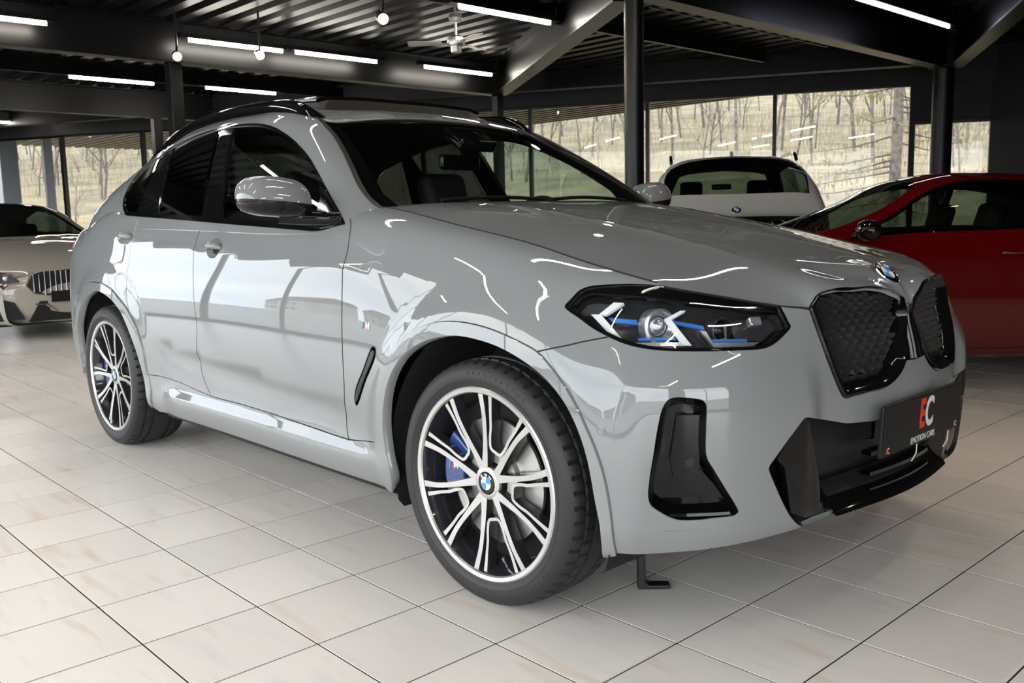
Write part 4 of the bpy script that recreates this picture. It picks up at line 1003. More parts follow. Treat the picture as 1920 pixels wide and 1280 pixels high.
for key, L_ in (('handle', .105), ('handle_r', .105)):
    c = raw(key)[0]
    for s in (1, -1):
        e = empty('door_handle', parent=CAR)
        # bowl
        V = []; nr, na = 7, 36
        for i in range(nr):
            f = i/(nr-1)
            for a in range(na):
                t = 2*math.pi*a/na; V.append(sheet(np.array([[c[0]+.058*f*math.cos(t), c[1]+.040*f*math.sin(t)]]), -.0005-.022*(1-f**2.5))[0]*[1, s, 1])
        F = [(i*na+a, i*na+(a+1) % na, (i+1)*na+(a+1) % na, (i+1)*na+a) for i in range(nr-1) for a in range(na)]
        o = mesh_obj('handle_bowl', V, F, PAINT, e); auto_smooth(o, 80)
        m = MB(); pts = [sheet(np.array([[c[0]+x, c[1]+.004]]), o_)[0]*[1, s, 1] for x, o_ in ((-.066, .0), (-.058, .012), (-.03, .022), (.0, .025), (.03, .023), (.052, .014), (.060, .0))]
        m.tube([Vector(q) for q in pts], [.008, .012, .0135, .014, .0135, .012, .008], 12); o = m.build('handle_grip', PAINT, e, True, angle=60)
        MB().tube([Vector(q)*1 for q in [sheet(np.array([[c[0]+x, c[1]+.004]]), .0395)[0]*[1, s, 1] for x in (-.03, .03)]], .0012, 6).build('handle_strip', CHROME, e)

# ---- door mirrors
def mirror(s):
    e = empty('door_mirror', parent=CAR); V = []; nu, nv = 40, 20; cx, cy, cz = -.915, -1.030, 1.196
    def body(z0, z1, name, m, k=1.):
        V = []; F = []
        for j in range(nv+1):
            ph = z0+(z1-z0)*j/nv
            for i in range(nu):
                th = 2*math.pi*i/nu; c_, s_ = math.cos(th), math.sin(th)
                q = lambda a, n: math.copysign(abs(a)**n, a)
                cp = abs(math.cos(ph))**.62; sz = q(math.sin(ph), .80)
                x = q(c_, .75)*cp*.075*k; y = q(s_, .62)*cp*.122*k; z = sz*(.083 if sz > 0 else .055)*k
                x -= .020*(y/.122)*-1*0; x += -.25*abs(z)*(1 if z > 0 else .3)+.02
                y += z*.10; x -= max(0, -y*.9)*.30
                V.append((cx+x, s*(cy+y)*1., cz+z+(y)*-.10))
        F = [(j*nu+i, j*nu+(i+1) % nu, (j+1)*nu+(i+1) % nu, (j+1)*nu+i) for j in range(nv) for i in range(nu)]
        o = mesh_obj(name, V, F, m, e); auto_smooth(o, 60); return o
    body(-.03, math.pi/2, 'mirror_cap', PAINT); body(-math.pi/2, -.03, 'mirror_foot_shell', GLOSSBLK, .985)
    m = MB(); m.tube([Vector((cx-.005, s*(cy+.02), cz-.048)), Vector((cx+.03, s*(-.93), cz-.058)), Vector((cx+.08, s*(-.875), cz-.062)), Vector((cx+.11, s*(-.835), cz-.060))], [.030, .026, .024, .018], 14); m.build('mirror_arm', GLOSSBLK, e, True)
mirror(1); mirror(-1)

# ---- roof rails and raised sunroof
def roof_rail(s):
    eu = [.60, .75, .90, 1.2, 1.5, 1.8, 2.1, 2.3, 2.42, 2.50]; hh = [.004, .020, .034, .040, .042, .042, .040, .034, .018, .0]
    P = [UB.pt(u, 6.75)[0]*[1, s, 1]+np.array([0, 0, h]) for u, h in zip(eu, hh)]; P = smooth_line(P, .04)
    V = []
    for p in P:
        for dy, dz in ((-.022, -.05), (-.020, -.004), (-.010, .006), (.010, .006), (.020, -.004), (.022, -.05)): V.append((p[0], p[1]+dy, p[2]+dz))
    n = 6; F = [(i*n+c, i*n+(c+1) % n, (i+1)*n+(c+1) % n, (i+1)*n+c) for i in range(len(P)-1) for c in range(n)]
    o = mesh_obj('roof_rail', V, F, GLOSSBLK, CAR); auto_smooth(o, 50)
roof_rail(1); roof_rail(-1)
V = []; nx, ny = 8, 16
def sr_x(i, y): return -1.535-.66*i/nx+(.030*(1-(y/.46)**2)-.05)*(1-i/nx)*0-.04*(1-(y/.46)**2)*(i == 0)*0
for k in (0, 1):
    for i in range(nx+1):
        for j in range(ny+1):
            y = -.46+.92*j/ny; x = sr_x(i, y)-.05*(1-(y/.46)**2)*(1-i/nx)*.5; z = roof_t(np.array([x]), np.array([y]))[0]+.056-.006*(i/nx)-.022*k-(.012 if (j in (0, ny)) and k == 0 else 0); V.append((x, y, z))
n = (nx+1)*(ny+1); F = []
for i in range(nx):
    for j in range(ny):
        a = i*(ny+1)+j; F += [(a, a+1, a+ny+2, a+ny+1), (n+a, n+a+ny+1, n+a+ny+2, n+a+1)]
B_ = [i*(ny+1) for i in range(nx+1)]+[nx*(ny+1)+j for j in range(1, ny+1)]+[i*(ny+1)+ny for i in range(nx-1, -1, -1)]+[j for j in range(ny-1, 0, -1)]
F += [(B_[i], B_[(i+1) % len(B_)], n+B_[(i+1) % len(B_)], n+B_[i]) for i in range(len(B_))]
o = mesh_obj('sunroof_panel', V, F, GLOSSBLK, CAR); auto_smooth(o, 40)
# dark mesh skirt between the raised panel and the roof
V2 = []
for q in B_: x, y, z = V[q]; V2 += [(x-.0, y*.985, z-.015), (x+.035*(1 if x > -1.7 else 0), y*1.0, roof_t(np.array([x]), np.array([y]))[0]-.03)]
k = len(B_); mesh_obj('sunroof_skirt', V2, [(2*i, 2*((i+1) % k), 2*((i+1) % k)+1, 2*i+1) for i in range(k)], BROWNBLK, CAR)

# ---- wheel houses, underbody, inner shell
for cx, cz, r in ARCH:
    for s in (1, -1):
        m = MB(); n = 26; V = []
        for y in (.895, .55):
            for i in range(n+1):
                t = math.radians(-28+236*i/n); V.append((cx+(r+.03)*math.cos(t)*1.02, -s*y, max(.20, cz+(r+.025)*math.sin(t))))
        F = [(i, i+1, n+2+i, n+1+i) for i in range(n)]; F.append(tuple(range(n+1, 2*n+2))); m.add(V, F); m.build('wheel_liner', MATTBLK, CAR)
m = MB(); m.box(-3.6, .55, -.55, .55, .225, .27); m.box(-2.35, -.50, -.86, .86, .215, .25); m.box(-3.7, -3.35, -.8, .8, .30, .33); m.build('underbody', MATTBLK, CAR)
# dark shell just behind the gaps
V, F = [], []; us = np.linspace(1.0, 5.35, 160); vs_ = np.linspace(2.2, 12.6, 40)
U_, V_ = np.meshgrid(us, vs_, indexing='ij'); P = SLB.pt(np.stack([U_.ravel(), V_.ravel()*SV], 1)); Nn = SLB.nrm(np.stack([U_.ravel(), V_.ravel()*SV], 1)); P = P-Nn*.016
uvq = np.stack([U_.ravel(), V_.ravel()*SV], 1); bad = np.zeros(len(P), bool)
for o_ in (HL, INT): bad |= inside(inset(o_ if area2(o_) > 0 else o_[::-1], -.02), uvq)
for o_ in (join(FI, [(FI[-1][0], .5*SV)], [(FI[0][0], .5*SV)]), join(RI, [(RI[-1][0], .5*SV)], [(RI[0][0], .5*SV)])): bad |= inside(inset(o_ if area2(o_) > 0 else o_[::-1], -.01), uvq)
for o_ in (VENT,): bad |= inside(inset(o_ if area2(o_) > 0 else o_[::-1], -.015), uvq)
F = [(i*40+j, (i+1)*40+j, (i+1)*40+j+1, i*40+j+1) for i in range(159) for j in range(39)]; F = [f for f in F if not any(bad[list(f)])]
for s in (1, -1): mesh_obj('inner_shell', P*[1, s, 1], F, MATTBLK, CAR)
m = MB(); m.box(.30, .60, -.48, .48, .36, .78); m.build('engine_bay', MATTBLK, CAR)

panel('mirror_base', SUB, np.array(UBC['sail'])*[1, SVU], m=GLOSSBLK, parent=CAR, both=True, off=.008, gap=0, lip=.012)

# ---- black angle foot standing on the floor under the nose
fb = tag(empty('floor_stand', (.26, -.50, 0)), 'small black angle-iron stand on the floor under the front bumper', 'stand')
MB().prism([(-.022, 0), (.075, 0), (.075, .012), (.012, .012), (.0, .022), (.0, .24), (-.022, .24)], -.02, .02, Matrix(((.69, 0, .72, 0), (.72, 0, -.69, 0), (0, 1, 0, 0), (0, 0, 0, 1)))).build('angle_bracket', SATIN, fb, False, .003)

# dark joint around the bonnet
jl = np.concatenate([np.stack([np.linspace(3.83, hc[0], 50), np.full(50, VT)], 1)]); P = SLB.pt(jl)-SLB.nrm(jl)*.0012
jf = np.concatenate([hl_front[:i_tip+1], seg(hl_front[i_tip], kid_top[0], .015)[1:]]); Pf = SLB.pt(jf)-SLB.nrm(jf)*.002
for s in (1, -1):
    MB().tube([Vector(q*[1, s, 1]) for q in P], .0038, 6).build('bonnet_joint', MATTBLK, CAR); MB().tube([Vector(q*[1, s, 1]) for q in Pf], .0036, 6).build('bonnet_joint', MATTBLK, CAR)
for pl, r in ((DF, .0026), (DM, .0022), (BS, .0026)):
    P = SLB.pt(pl)-SLB.nrm(pl)*.0012
    for s in (1, -1): MB().tube([Vector(q*[1, s, 1]) for q in P], r, 5).build('panel_joint', MATTBLK, CAR)
# ---------------------------------------------------------------- wheels (local z = outwards along the axle)
RT, RR = .363, .281
RUBBERL = mat('raised_rubber', (.030, .030, .031), .5)
def tyre_mesh(hw):
    """tread with four grooves and shoulder sipes"""
    prof = [(.279, hw-.016, 0), (.286, hw-.010, 0), (.296, hw-.003, 0), (.304, hw+.0005, 0), (.3045, hw+.0018, 0), (.3075, hw+.0022, 0), (.308, hw+.0012, 0), (.318, hw+.0020, 0), (.330, hw, 0), (.341, hw-.006, 0), (.349, hw-.013, 0), (.3545, hw-.021, 1), (.3585, hw-.032, 1), (.3605, hw-.044, 1),
            (.3535, hw-.046, 0), (.3535, hw-.054, 0), (.3615, hw-.056, 2), (.3622, hw-.084, 2), (.3545, hw-.086, 0), (.3545, hw-.096, 0), (.3628, hw-.098, 0)]
    prof = prof+[(r, -h, k) for r, h, k in reversed(prof)]
    n = 324; V = []
    for r, h, k in prof:
        for j in range(n):
            q = r-(.0075 if (k == 1 and j % 6 == 0) else .005 if (k == 2 and j % 6 == 3) else 0); t = 2*math.pi*j/n; V.append((q*math.cos(t), q*math.sin(t), h))
    F = [(i*n+j, i*n+(j+1) % n, (i+1)*n+(j+1) % n, (i+1)*n+j) for i in range(len(prof)-1) for j in range(n)]
    return V, F
def ribbon(pts, ws, hs, depth):
    """flat-topped spoke along a planar path: bright face, dark flanks"""
    P = smooth_line(pts, .012); n = len(P); s = np.r_[0, np.cumsum(np.linalg.norm(np.diff(P, axis=0), axis=1))]; s /= s[-1]
    w = np.interp(s, np.linspace(0, 1, len(ws)), ws); h = np.interp(s, np.linspace(0, 1, len(hs)), hs)
    d = np.gradient(P, axis=0); d /= np.linalg.norm(d, axis=1, keepdims=True); nn = np.stack([-d[:, 1], d[:, 0]], 1); V = []
    for i in range(n):
        for e, k, dz in ((-1, 1.25, -depth), (-1, 1.12, -.004), (-1, 1.0, 0), (1, 1.0, 0), (1, 1.12, -.004), (1, 1.25, -depth)):
            q = P[i]+nn[i]*e*w[i]*k; V.append((q[0], q[1], h[i]+dz))
    F = []; mi = []
    for i in range(n-1):
        for c in range(5): F.append((i*6+c, i*6+c+1, i*6+7+c, i*6+6+c)); mi.append(0 if c == 2 else 1)
    for i in (0, n-1): F.append(tuple(i*6+c for c in (range(6) if i else reversed(range(6))))); mi.append(1)
    return V, F, mi
def make_wheel(hw, rot):
    W_ = empty('wheel')
    V, F = tyre_mesh(hw); o = mesh_obj('tyre', V, F, RUBBER, W_); auto_smooth(o, 24)
    for word, a0 in (('POTENZA', -38), ('S001', -66), ('BRIDGESTONE', 96)):
        for i, ch in enumerate(word):
            a = math.radians(a0-i*4.0); text_mesh(ch, .024, Matrix.Translation((.322*math.cos(a), .322*math.sin(a), hw+.0012)) @ Matrix.Rotation(a-math.pi/2, 4, 'Z'), 'sidewall_letter', RUBBERL, W_, .9, .0008)
    f = hw-.012                                                         # face level at the rim
    MB().lathe([(.285, f-.004), (.286, f+.003), (.2815, f+.006), (.2700, f+.004), (.2665, f-.001)], None, 96).build('rim_lip', ALU, W_, True)
    MB().lathe([(.2665, f-.001), (.262, f-.012), (.256, f-.030), (.247, f-.055), (.243, f-.12), (.246, f-.18), (.262, f-.20)], None, 72).build('rim_barrel', RIMBLK, W_, True)
    fh = lambda r: f-.002-.020*max(0, 1-r/.26)
    for k in range(5):
        a0 = rot+math.radians(72*k-90); c, s = math.cos(a0), math.sin(a0)
        def put(pts, ws, name, dz=0., depth=.035):
            V, F, mi = ribbon(pts, ws, [fh(np.hypot(*p))+dz for p in pts], depth)
            V = [(x*c-y*s, x*s+y*c, z) for x, y, z in V]; o = mesh_obj(name, V, F, [ALU, RIMBLK], W_); o.data.polygons.foreach_set('material_index', mi); auto_smooth(o, 40)
        for sg in (1, -1):
            put([(sg*.022, .036), (sg*.031, .070), (sg*.047, .125), (sg*.070, .190), (sg*.102, .251)], [.0125, .0095, .0075, .0078, .0095], 'spoke')
        put([(.0685, .263), (.050, .200), (.0375, .163), (.0335, .140), (.0200, .108), (0, .1055), (-.0200, .108), (-.0335, .140), (-.0375, .163), (-.050, .200), (-.0685, .263)], [.0070, .0056, .0046, .0046, .0046, .0046, .0046, .0046, .0046, .0056, .0070], 'spoke_loop', -.004)
    hub = MB(); hub.lathe([(.050, f-.040), (.049, f-.021), (.044, f-.018), (.034, f-.018), (.034, f-.026)], None, 40); hub.build('hub', ALU, W_, True)
    MB().lathe([(.243, f-.10), (.20, f-.098), (.10, f-.088), (.05, f-.075), (.05, f-.03)], None, 48).build('wheel_back', MATTBLK, W_, True)
    for k in range(5):
        a = rot+math.radians(72*k+36-90+90); MB().lathe([(.0105, f-.0275), (.0105, f-.0150), (.008, f-.0150), (.007, f-.026), (.0001, f-.026)], Matrix.Translation((.060*math.cos(a), .060*math.sin(a), -.010)), 14).build('wheel_bolt', RIMBLK, W_, True)
    MB().lathe([(.185, f-.072), (.186, f-.060), (.105, f-.060), (.10, f-.045), (.06, f-.043)], None, 64).build('brake_disc', DISC, W_, True)
    roundel(Matrix.Translation((0, 0, f-.020)), .032, W_, 'centre_cap', GLOSSBLK, True)
    a = rot+math.radians(215); M = Matrix.Rotation(a, 4, 'Z') @ Matrix.Translation((.252, 0, f-.035)) @ Matrix.Rotation(math.pi/2, 4, 'X'); MB().lathe([(.004, 0), (.004, .02), (.006, .02), (.006, .032), (.001, .034)], Matrix.Rotation(a, 4, 'Z') @ Matrix.Translation((.250, .0, f-.040)) @ Matrix.Rotation(math.radians(-70), 4, 'Y'), 10).build('tyre_valve', CHROME, W_, True)
    return W_
def caliper(W_, f, a, mname=True):
    c = W_; M = Matrix.Rotation(a, 4, 'Z'); m = MB(); n = 10; P = []
    for i in range(n+1): t = math.radians(-30+60*i/n); P.append((.208*math.cos(t), .208*math.sin(t)))
    for i in range(n+1): t = math.radians(30-60*i/n); P.append((.120*math.cos(t), .120*math.sin(t)))
    m.prism(P, f-.060, f-.040, M); m.build('brake_caliper', CALIPER, c, False, .006)
    T = M @ Matrix.Translation((.165, 0, f-.039)) @ Matrix.Rotation(-math.pi/2-(0), 4, 'Z') @ Matrix.Rotation(-a-math.pi/2+math.pi*1.0-.5*0, 4, 'Z')
    for k, mm in enumerate((LTBLUE, DKBLUE, REDL)):
        T0 = Matrix.Translation((.165*math.cos(a), .165*math.sin(a), f-.0395)); x = -.022+k*.0065; MB().prism([(x, -.011), (x+.005, -.011), (x+.009, .011), (x+.004, .011)], 0, .001, T0).build('caliper_stripe', mm, c)
    text_mesh('M', .028, Matrix.Translation((.165*math.cos(a)+.010, .165*math.sin(a), f-.0385)), 'caliper_letter', WHITE, c, 1., .0005, .001)
RX = Matrix.Rotation(math.pi/2, 4, 'X')
STEER = .038
for cx, hw, yc, st in ((0., .1225, .812, STEER), (-2.864, .1375, .808, 0.)):
    w = make_wheel(hw, math.radians(68) if cx == 0 else math.radians(90)); caliper(w, hw-.012, math.radians(172))
    w2 = copy_tree(w, CAR); w.parent = CAR
    w.matrix_local = Matrix.Translation((cx, -yc, RT)) @ Matrix.Rotation(st, 4, 'Z') @ RX
    w2.matrix_local = Matrix.Translation((cx, yc, RT)) @ Matrix.Rotation(st+math.pi, 4, 'Z') @ RX
# ---------------------------------------------------------------- cabin of the big car
def soft_box(name, c, sz, m, parent, M=None, bev=.04, seg=4, taper=(1, 1)):
    x, y, z = sz; mb = MB(); V = [(i*x/2*(taper[0] if k > 0 else 1), j*y/2*(taper[1] if k > 0 else 1), k*z/2) for k in (-1, 1) for j in (-1, 1) for i in (-1, 1)]
    T = Matrix.Translation(c) @ (M or Matrix()); V = [tuple(T @ Vector(v)) for v in V]
    mb.add(V, [(0, 2, 3, 1), (4, 5, 7, 6), (0, 1, 5, 4), (2, 6, 7, 3), (0, 4, 6, 2), (1, 3, 7, 5)]); o = mb.build(name, m, parent, False, bev, seg)
    o.data.polygons.foreach_set('use_smooth', [True]*len(o.data.polygons)); return o
def seat(c, parent, w=.50, back=.62):
    e = empty('car_seat', parent=parent); x, y, z = c; R_ = Matrix.Rotation(math.radians(-16), 4, 'Y')
    soft_box('seat_cushion', (x+.22, y, z+.10), (.52, w, .18), INTER, e)
    soft_box('seat_back', (x-.10, y, z+.42), (.17, w, back), INTER, e, R_, .06, 4, (1, .82))
    soft_box('headrest', (x-.235, y, z+.83), (.11, .27, .20), INTER, e, R_, .045)
    for s in (-.06, .06): MB().tube([(x-.21, y+s, z+.68), (x-.228, y+s, z+.78)], .007, 8).build('headrest_post', CHROME, e)
for s in (-.38, .38): seat((-1.50, s, .42), CAR)
e = empty('rear_bench', parent=CAR); soft_box('seat_cushion', (-2.22, 0, .52), (.5, 1.30, .18), INTER, e); soft_box('seat_back', (-2.52, 0, .84), (.16, 1.28, .56), INTER, e, Matrix.Rotation(math.radians(-20), 4, 'Y'), .05)
for s in (-.42, .42): soft_box('headrest', (-2.62, s, 1.17), (.09, .25, .14), INTER, e)
# dashboard, wheel, mirror
V = []; P = [(-.50, 1.07), (-.62, 1.095), (-.80, 1.10), (-.88, 1.06), (-.90, .95), (-.86, .75), (-.55, .70)]
for y in (-.74, -.5, 0, .5, .74): V += [(x+abs(y)*-.06, y, z-(.02 if abs(y) > .7 else 0)) for x, z in P]
n = len(P); F = [(j*n+i, j*n+(i+1) % n, (j+1)*n+(i+1) % n, (j+1)*n+i) for j in range(4) for i in range(n)]
o = mesh_obj('dashboard', V, F, INTER, CAR); auto_smooth(o, 50)
SWM = frame((-1.10, .38, 1.035), (-.90, 0, .42), (0, 0, 1)); e = empty('steering_wheel', parent=CAR)
t = [SWM @ Vector((.185*math.cos(a), .185*math.sin(a), 0)) for a in np.linspace(0, 2*math.pi, 41)]; MB().tube(t, .017, 10, False).build('wheel_rim', INTER, e, True)
m = MB(); m.box(-.17, .17, -.02, .02, -.01, .01, SWM); m.box(-.02, .02, -.17, .0, -.01, .01, SWM); m.build('wheel_spokes', INTER, e); MB().lathe([(.07, -.02), (.07, .01), (.05, .025), (.001, .028)], SWM, 24).build('airbag_cover', INTERG, e, True)
e = empty('inside_mirror', parent=CAR); soft_box('mirror_housing', (-1.17, .02, 1.365), (.03, .24, .065), GLOSSBLK, e, Matrix.Rotation(.1, 4, 'Z'), .014); MB().tube([(-1.155, .02, 1.375), (-1.10, .02, 1.46)], .014, 8).build('mirror_stalk', GLOSSBLK, e)
soft_box('camera_housing', (-1.075, .0, 1.455), (.14, .20, .05), GLOSSBLK, CAR, Matrix.Rotation(.55, 4, 'Y'), .015)
MB().box(-2.9, -.55, -.80, .80, .33, .40).build('cabin_floor', INTER, CAR)
# headliner and inner pillars keep the cabin dark
V = []; xs = np.linspace(-1.42, -2.75, 10); ys = np.linspace(-.56, .56, 9)
for x in xs: V += [(x, y, roof_t(np.array([x]), np.array([y]))[0]-.05) for y in ys]
mesh_obj('headliner', V, [(i*9+j, i*9+j+1, i*9+10+j, i*9+9+j) for i in range(9) for j in range(8)], INTER, CAR)
V, F, N = panel_mesh(SUB, fr, [inset(dlo, .004)], gap=0, lip=0, off=-.022, step=.06)
for s in (1, -1): mesh_obj('pillar_lining', V*[1, s, 1], F, INTER, CAR)
# wipers at the screen foot
for y0, y1, x0, x1 in ((-.50, .12, -.66, -.70), (.05, .60, -.66, -.73)):
    pts = []
    for k in range(8):
        f = k/7; y = y0+(y1-y0)*f; pts.append((x0+(x1-x0)*f-.02*math.sin(f*3), y, 1.19+.012*math.sin(f*3.1)))
    MB().tube(pts, .008, 6).build('wiper_blade', SATIN, CAR, True)
# ---------------------------------------------------------------- ceiling lamps
TUBE = mat('lit_tube', (1, 1, 1), .4, emit=(1, .93, .82), es=40.)
TUBEV = mat('lit_tube_violet', (1, 1, 1), .4, emit=(.80, .78, 1.0), es=8.)
BULB = mat('lit_spot_lens', (1, 1, 1), .4, emit=(1, .74, .42), es=60.)
def tube_lamp(x, y0, y1, z, label, m=TUBE, r=.015):
    e = tag(empty('tube_lamp', (x, (y0+y1)/2, z)), label, 'ceiling light', 'linear tube lamps under the roof deck'); h = (y1-y0)/2
    b = MB(); b.box(-.035, .035, -h-.12, h+.12, .030, .085); b.build('lamp_body', BLK, e)
    b = MB(); n = 8; pr = [(r*math.cos(t), r*math.sin(t)*.9) for t in np.linspace(math.pi, 2*math.pi, n)]; pr += [(r, .032), (-r, .032)]
    V = [(a, y, c) for y in (-h, h) for a, c in pr]; k = len(pr); b.add(V, [(i, (i+1) % k, k+(i+1) % k, k+i) for i in range(k)]+[tuple(range(k)), tuple(reversed(range(k, 2*k)))]); b.build('lamp_diffuser', m, e, True)
    for y in (-h-.10, h+.10): MB().tube([(0, y, .085), (0, y, 3.46-z)], .006, 6).build('hanger', BLK, e)
Zt = 3.22
for x, a, b, l in ((-8.55, -1.1, .68, 'lit tube lamp at the picture edge above the white coupe'), (-8.52, 2.20, 3.40, 'lit tube lamp over the post behind the roof rail'), (-8.48, 3.56, 4.78, 'middle tube lamp of the row along the deep roof beam'),
                   (-8.42, 5.55, 6.80, 'lit tube lamp ending near the diagonal beam'), (-12.0, 2.0, 3.2, 'lit tube lamp one bay behind, left of the post'), (-11.95, 4.0, 5.2, 'lit tube lamp one bay behind, right of the post'),
                   (-15.2, 2.36, 3.56, 'lit tube lamp two bays behind, left of the post'), (-15.15, 4.42, 5.0, 'lit tube lamp two bays behind, crossed by the post'), (-18.6, 1.2, 3.35, 'farthest lit tube lamp above the left windows'),
                   (-5.33, 3.58, 4.88, 'lit tube lamp nearest the ceiling fan'),
                   (-5.33, -3.6, -2.3, 'added unseen tube lamp over the street side of the car'), (-5.33, -1.2, .1, 'added unseen tube lamp over the car tail'), (-2.62, -1.3, .0, 'added unseen tube lamp over the car roof'), (-2.62, -3.7, -2.4, 'added unseen tube lamp beside the car roof on the street side'),  # unseen tubes, added for their reflections in the car paint
                   (.45, -1.4, -.1, 'added unseen tube lamp over the car bonnet'), (.45, -4.1, -2.8, 'added unseen tube lamp over the photographer'), (3.6, -1.4, -.1, 'added unseen tube lamp in front of the car'), (3.6, -4.2, -2.9, 'added unseen tube lamp in the street corner'), (-1.1, -.7, .6, 'added unseen tube lamp across the windscreen'), (-1.1, -3.2, -1.9, 'added unseen tube lamp above the door mirror'), (-1.1, 1.6, 2.9, 'added unseen tube lamp behind the far mirror'), (1.95, -.7, .6, 'added unseen tube lamp ahead of the kidney grille'), (-3.9, -.7, .6, 'added unseen tube lamp above the tail window')):  # unseen too: added for reflections and more overhead light on the bonnet
    tube_lamp(x, a, b, Zt, l)
tube_lamp(-2.62, 6.5, 8.8, Zt, 'violet white tube lamp over the red car', TUBEV, .012)
# thin conduit under the deck
tag(MB().tube([(-4.05, 5.0, 3.19), (-4.05, 8.62, 3.19)], .008, 8).build('conduit_pipe', mat('galvanised', (.5, .5, .5), .3, .8)), 'thin bright conduit pipe hanging under the roof deck', 'pipe')

def spot(p, aim, label, en=60., vis=True, ang=95, blend=.55):
    e = tag(empty('spot_lamp', p), label, 'spotlight', 'track spotlights'); d = (Vector(aim)-Vector(p)).normalized(); M = frame((0, 0, 0), d, (0, 0, 1))
    MB().lathe([(.001, -.16), (.045, -.16), (.050, -.15), (.052, .0), (.047, .002), (.045, -.02)], M, 24).build('lamp_housing', BLK, e, True)
    MB().lathe([(.045, -.012), (.03, -.006), (.001, -.003)], M, 24).build('lamp_lens', BULB, e, True)
    MB().tube([M @ Vector((0, 0, -.10)), (0, 0, .12), (0, 0, 3.46-p[2])], .012, 8).build('lamp_stem', BLK, e)
    l = bpy.data.lights.new('spot', 'SPOT'); l.energy = en; l.color = (1, .80, .56); l.spot_size = math.radians(ang); l.spot_blend = blend; l.shadow_soft_size = .035
    o = bpy.data.objects.new('spot_light', l); COL.objects.link(o); o.parent = e; o.matrix_local = Matrix.Translation(d*.01) @ d.to_track_quat('-Z', 'Y').to_matrix().to_4x4()
for p, aim, l, en in (((-8.25, 1.93, 2.98), (1.2, -1.4, .2), 'lit warm spotlight at the top of the left post', 90), ((-7.65, 2.62, 2.98), (1.4, -1.0, .2), 'lit warm spotlight right of the left post, on the beam', 90), ((-5.1, 2.48, 2.93), (1.6, -.6, .0), 'lit warm spotlight hanging near the top edge by the fan', 150),
                      ((-2.4, 2.6, 2.95), (1.6, 1.4, 0), 'warm spotlight above the gap between the cars', 25), ((.6, 3.4, 2.95), (2.1, .6, 0), 'warm spotlight above the red car bonnet', 30), ((3.4, 3.0, 2.95), (2.2, .0, 0), 'warm spotlight in the dark corner ahead of the car', 15)):
    spot(p, aim, l, en)

# ceiling fan
FM = mat('brushed_steel', (.62, .61, .60), .28, .9); BLD = mat('fan_blade_silver', (.66, .63, .58), .35, .4)
F0 = tag(empty('ceiling_fan', (-5.95, 4.05, 3.02)), 'silver three-blade ceiling fan hanging under the dark deck', 'fan')
MB().lathe([(.001, .30), (.065, .30), (.075, .26), (.05, .22), (.015, .215), (.015, .08), (.05, .075), (.095, .05), (.10, .0), (.09, -.03), (.06, -.035), (.055, -.10), (.001, -.105)], None, 28).build('motor', FM, F0, True)
MB().tube([(0, 0, .29), (0, 0, .46)], .014, 8).build('downrod', FM, F0)
for k, a in enumerate((241, 1, 121)):
    M = Matrix.Rotation(math.radians(a-15), 4, 'Z') @ Matrix.Rotation(math.radians(11), 4, 'X'); m = MB(); m.prism([(.16, -.05), (.50, -.068), (.525, -.06), (.525, .06), (.50, .068), (.16, .05)], -.004, .004, M); m.build('fan_blade', BLD, F0)
    m = MB(); m.box(.07, .20, -.018, .018, -.012, -.004, M); m.build('blade_arm', FM, F0)
# ---------------------------------------------------------------- the other cars
class Shell:
    """one loft from tail to nose; rows from underside over the shoulder to the roof or bonnet centre"""
    def __init__(s, st):
        s.P = np.array(st, float); s.n = len(s.P); s.sp = Spl(np.arange(s.n, dtype=float), s.P); s.nv = s.P.shape[1]
    def pt(s, u, v):
        s_ = np.sign(9e-9+v)*0+1; w = v > s.nv-1; vv = np.where(w, 2*(s.nv-1)-v, v); q = bsp(s.lin(u), np.clip(vv, 0, s.nv-1)); q = np.array(q); q[w, 1] *= -1; return q
    def lin(s, u):
        # monotone tangents keep the glass and bonnet from overshooting
        u = np.clip(u, 0, s.n-1); i = np.minimum(u.astype(int), s.n-2); f = (u-i).reshape(-1, 1, 1); P = s.P
        d = np.diff(P, axis=0); m = np.zeros_like(P); m[0] = d[0]; m[-1] = d[-1]; k = d[:-1]*d[1:] > 0; m[1:-1] = np.where(k, 2*d[:-1]*d[1:]/np.where(np.abs(d[:-1]+d[1:]) < 1e-9, 1, d[:-1]+d[1:]), 0)
        return (2*f**3-3*f*f+1)*P[i]+(f**3-2*f*f+f)*m[i]+(-2*f**3+3*f*f)*P[i+1]+(f**3-f*f)*m[i+1]
    def nrm(s, u, v, e=4e-3):
        a = s.pt(np.minimum(u+e, s.n-1), v)-s.pt(np.maximum(u-e, 0), v); b = s.pt(u, v+e)-s.pt(u, np.maximum(v-e, 0)); n = np.cross(a, b); return n/np.maximum(np.linalg.norm(n, axis=1, keepdims=True), 1e-12)
def st(x, w, z, up):
    """x, half widths, heights of the flank rows, then (s,z[,x]) of the four upper rows"""
    r = [(x, -a, b) for a, b in zip(w, z)]; r += [((q[2] if len(q) > 2 else x), -q[0], q[1]) for q in up]; return r
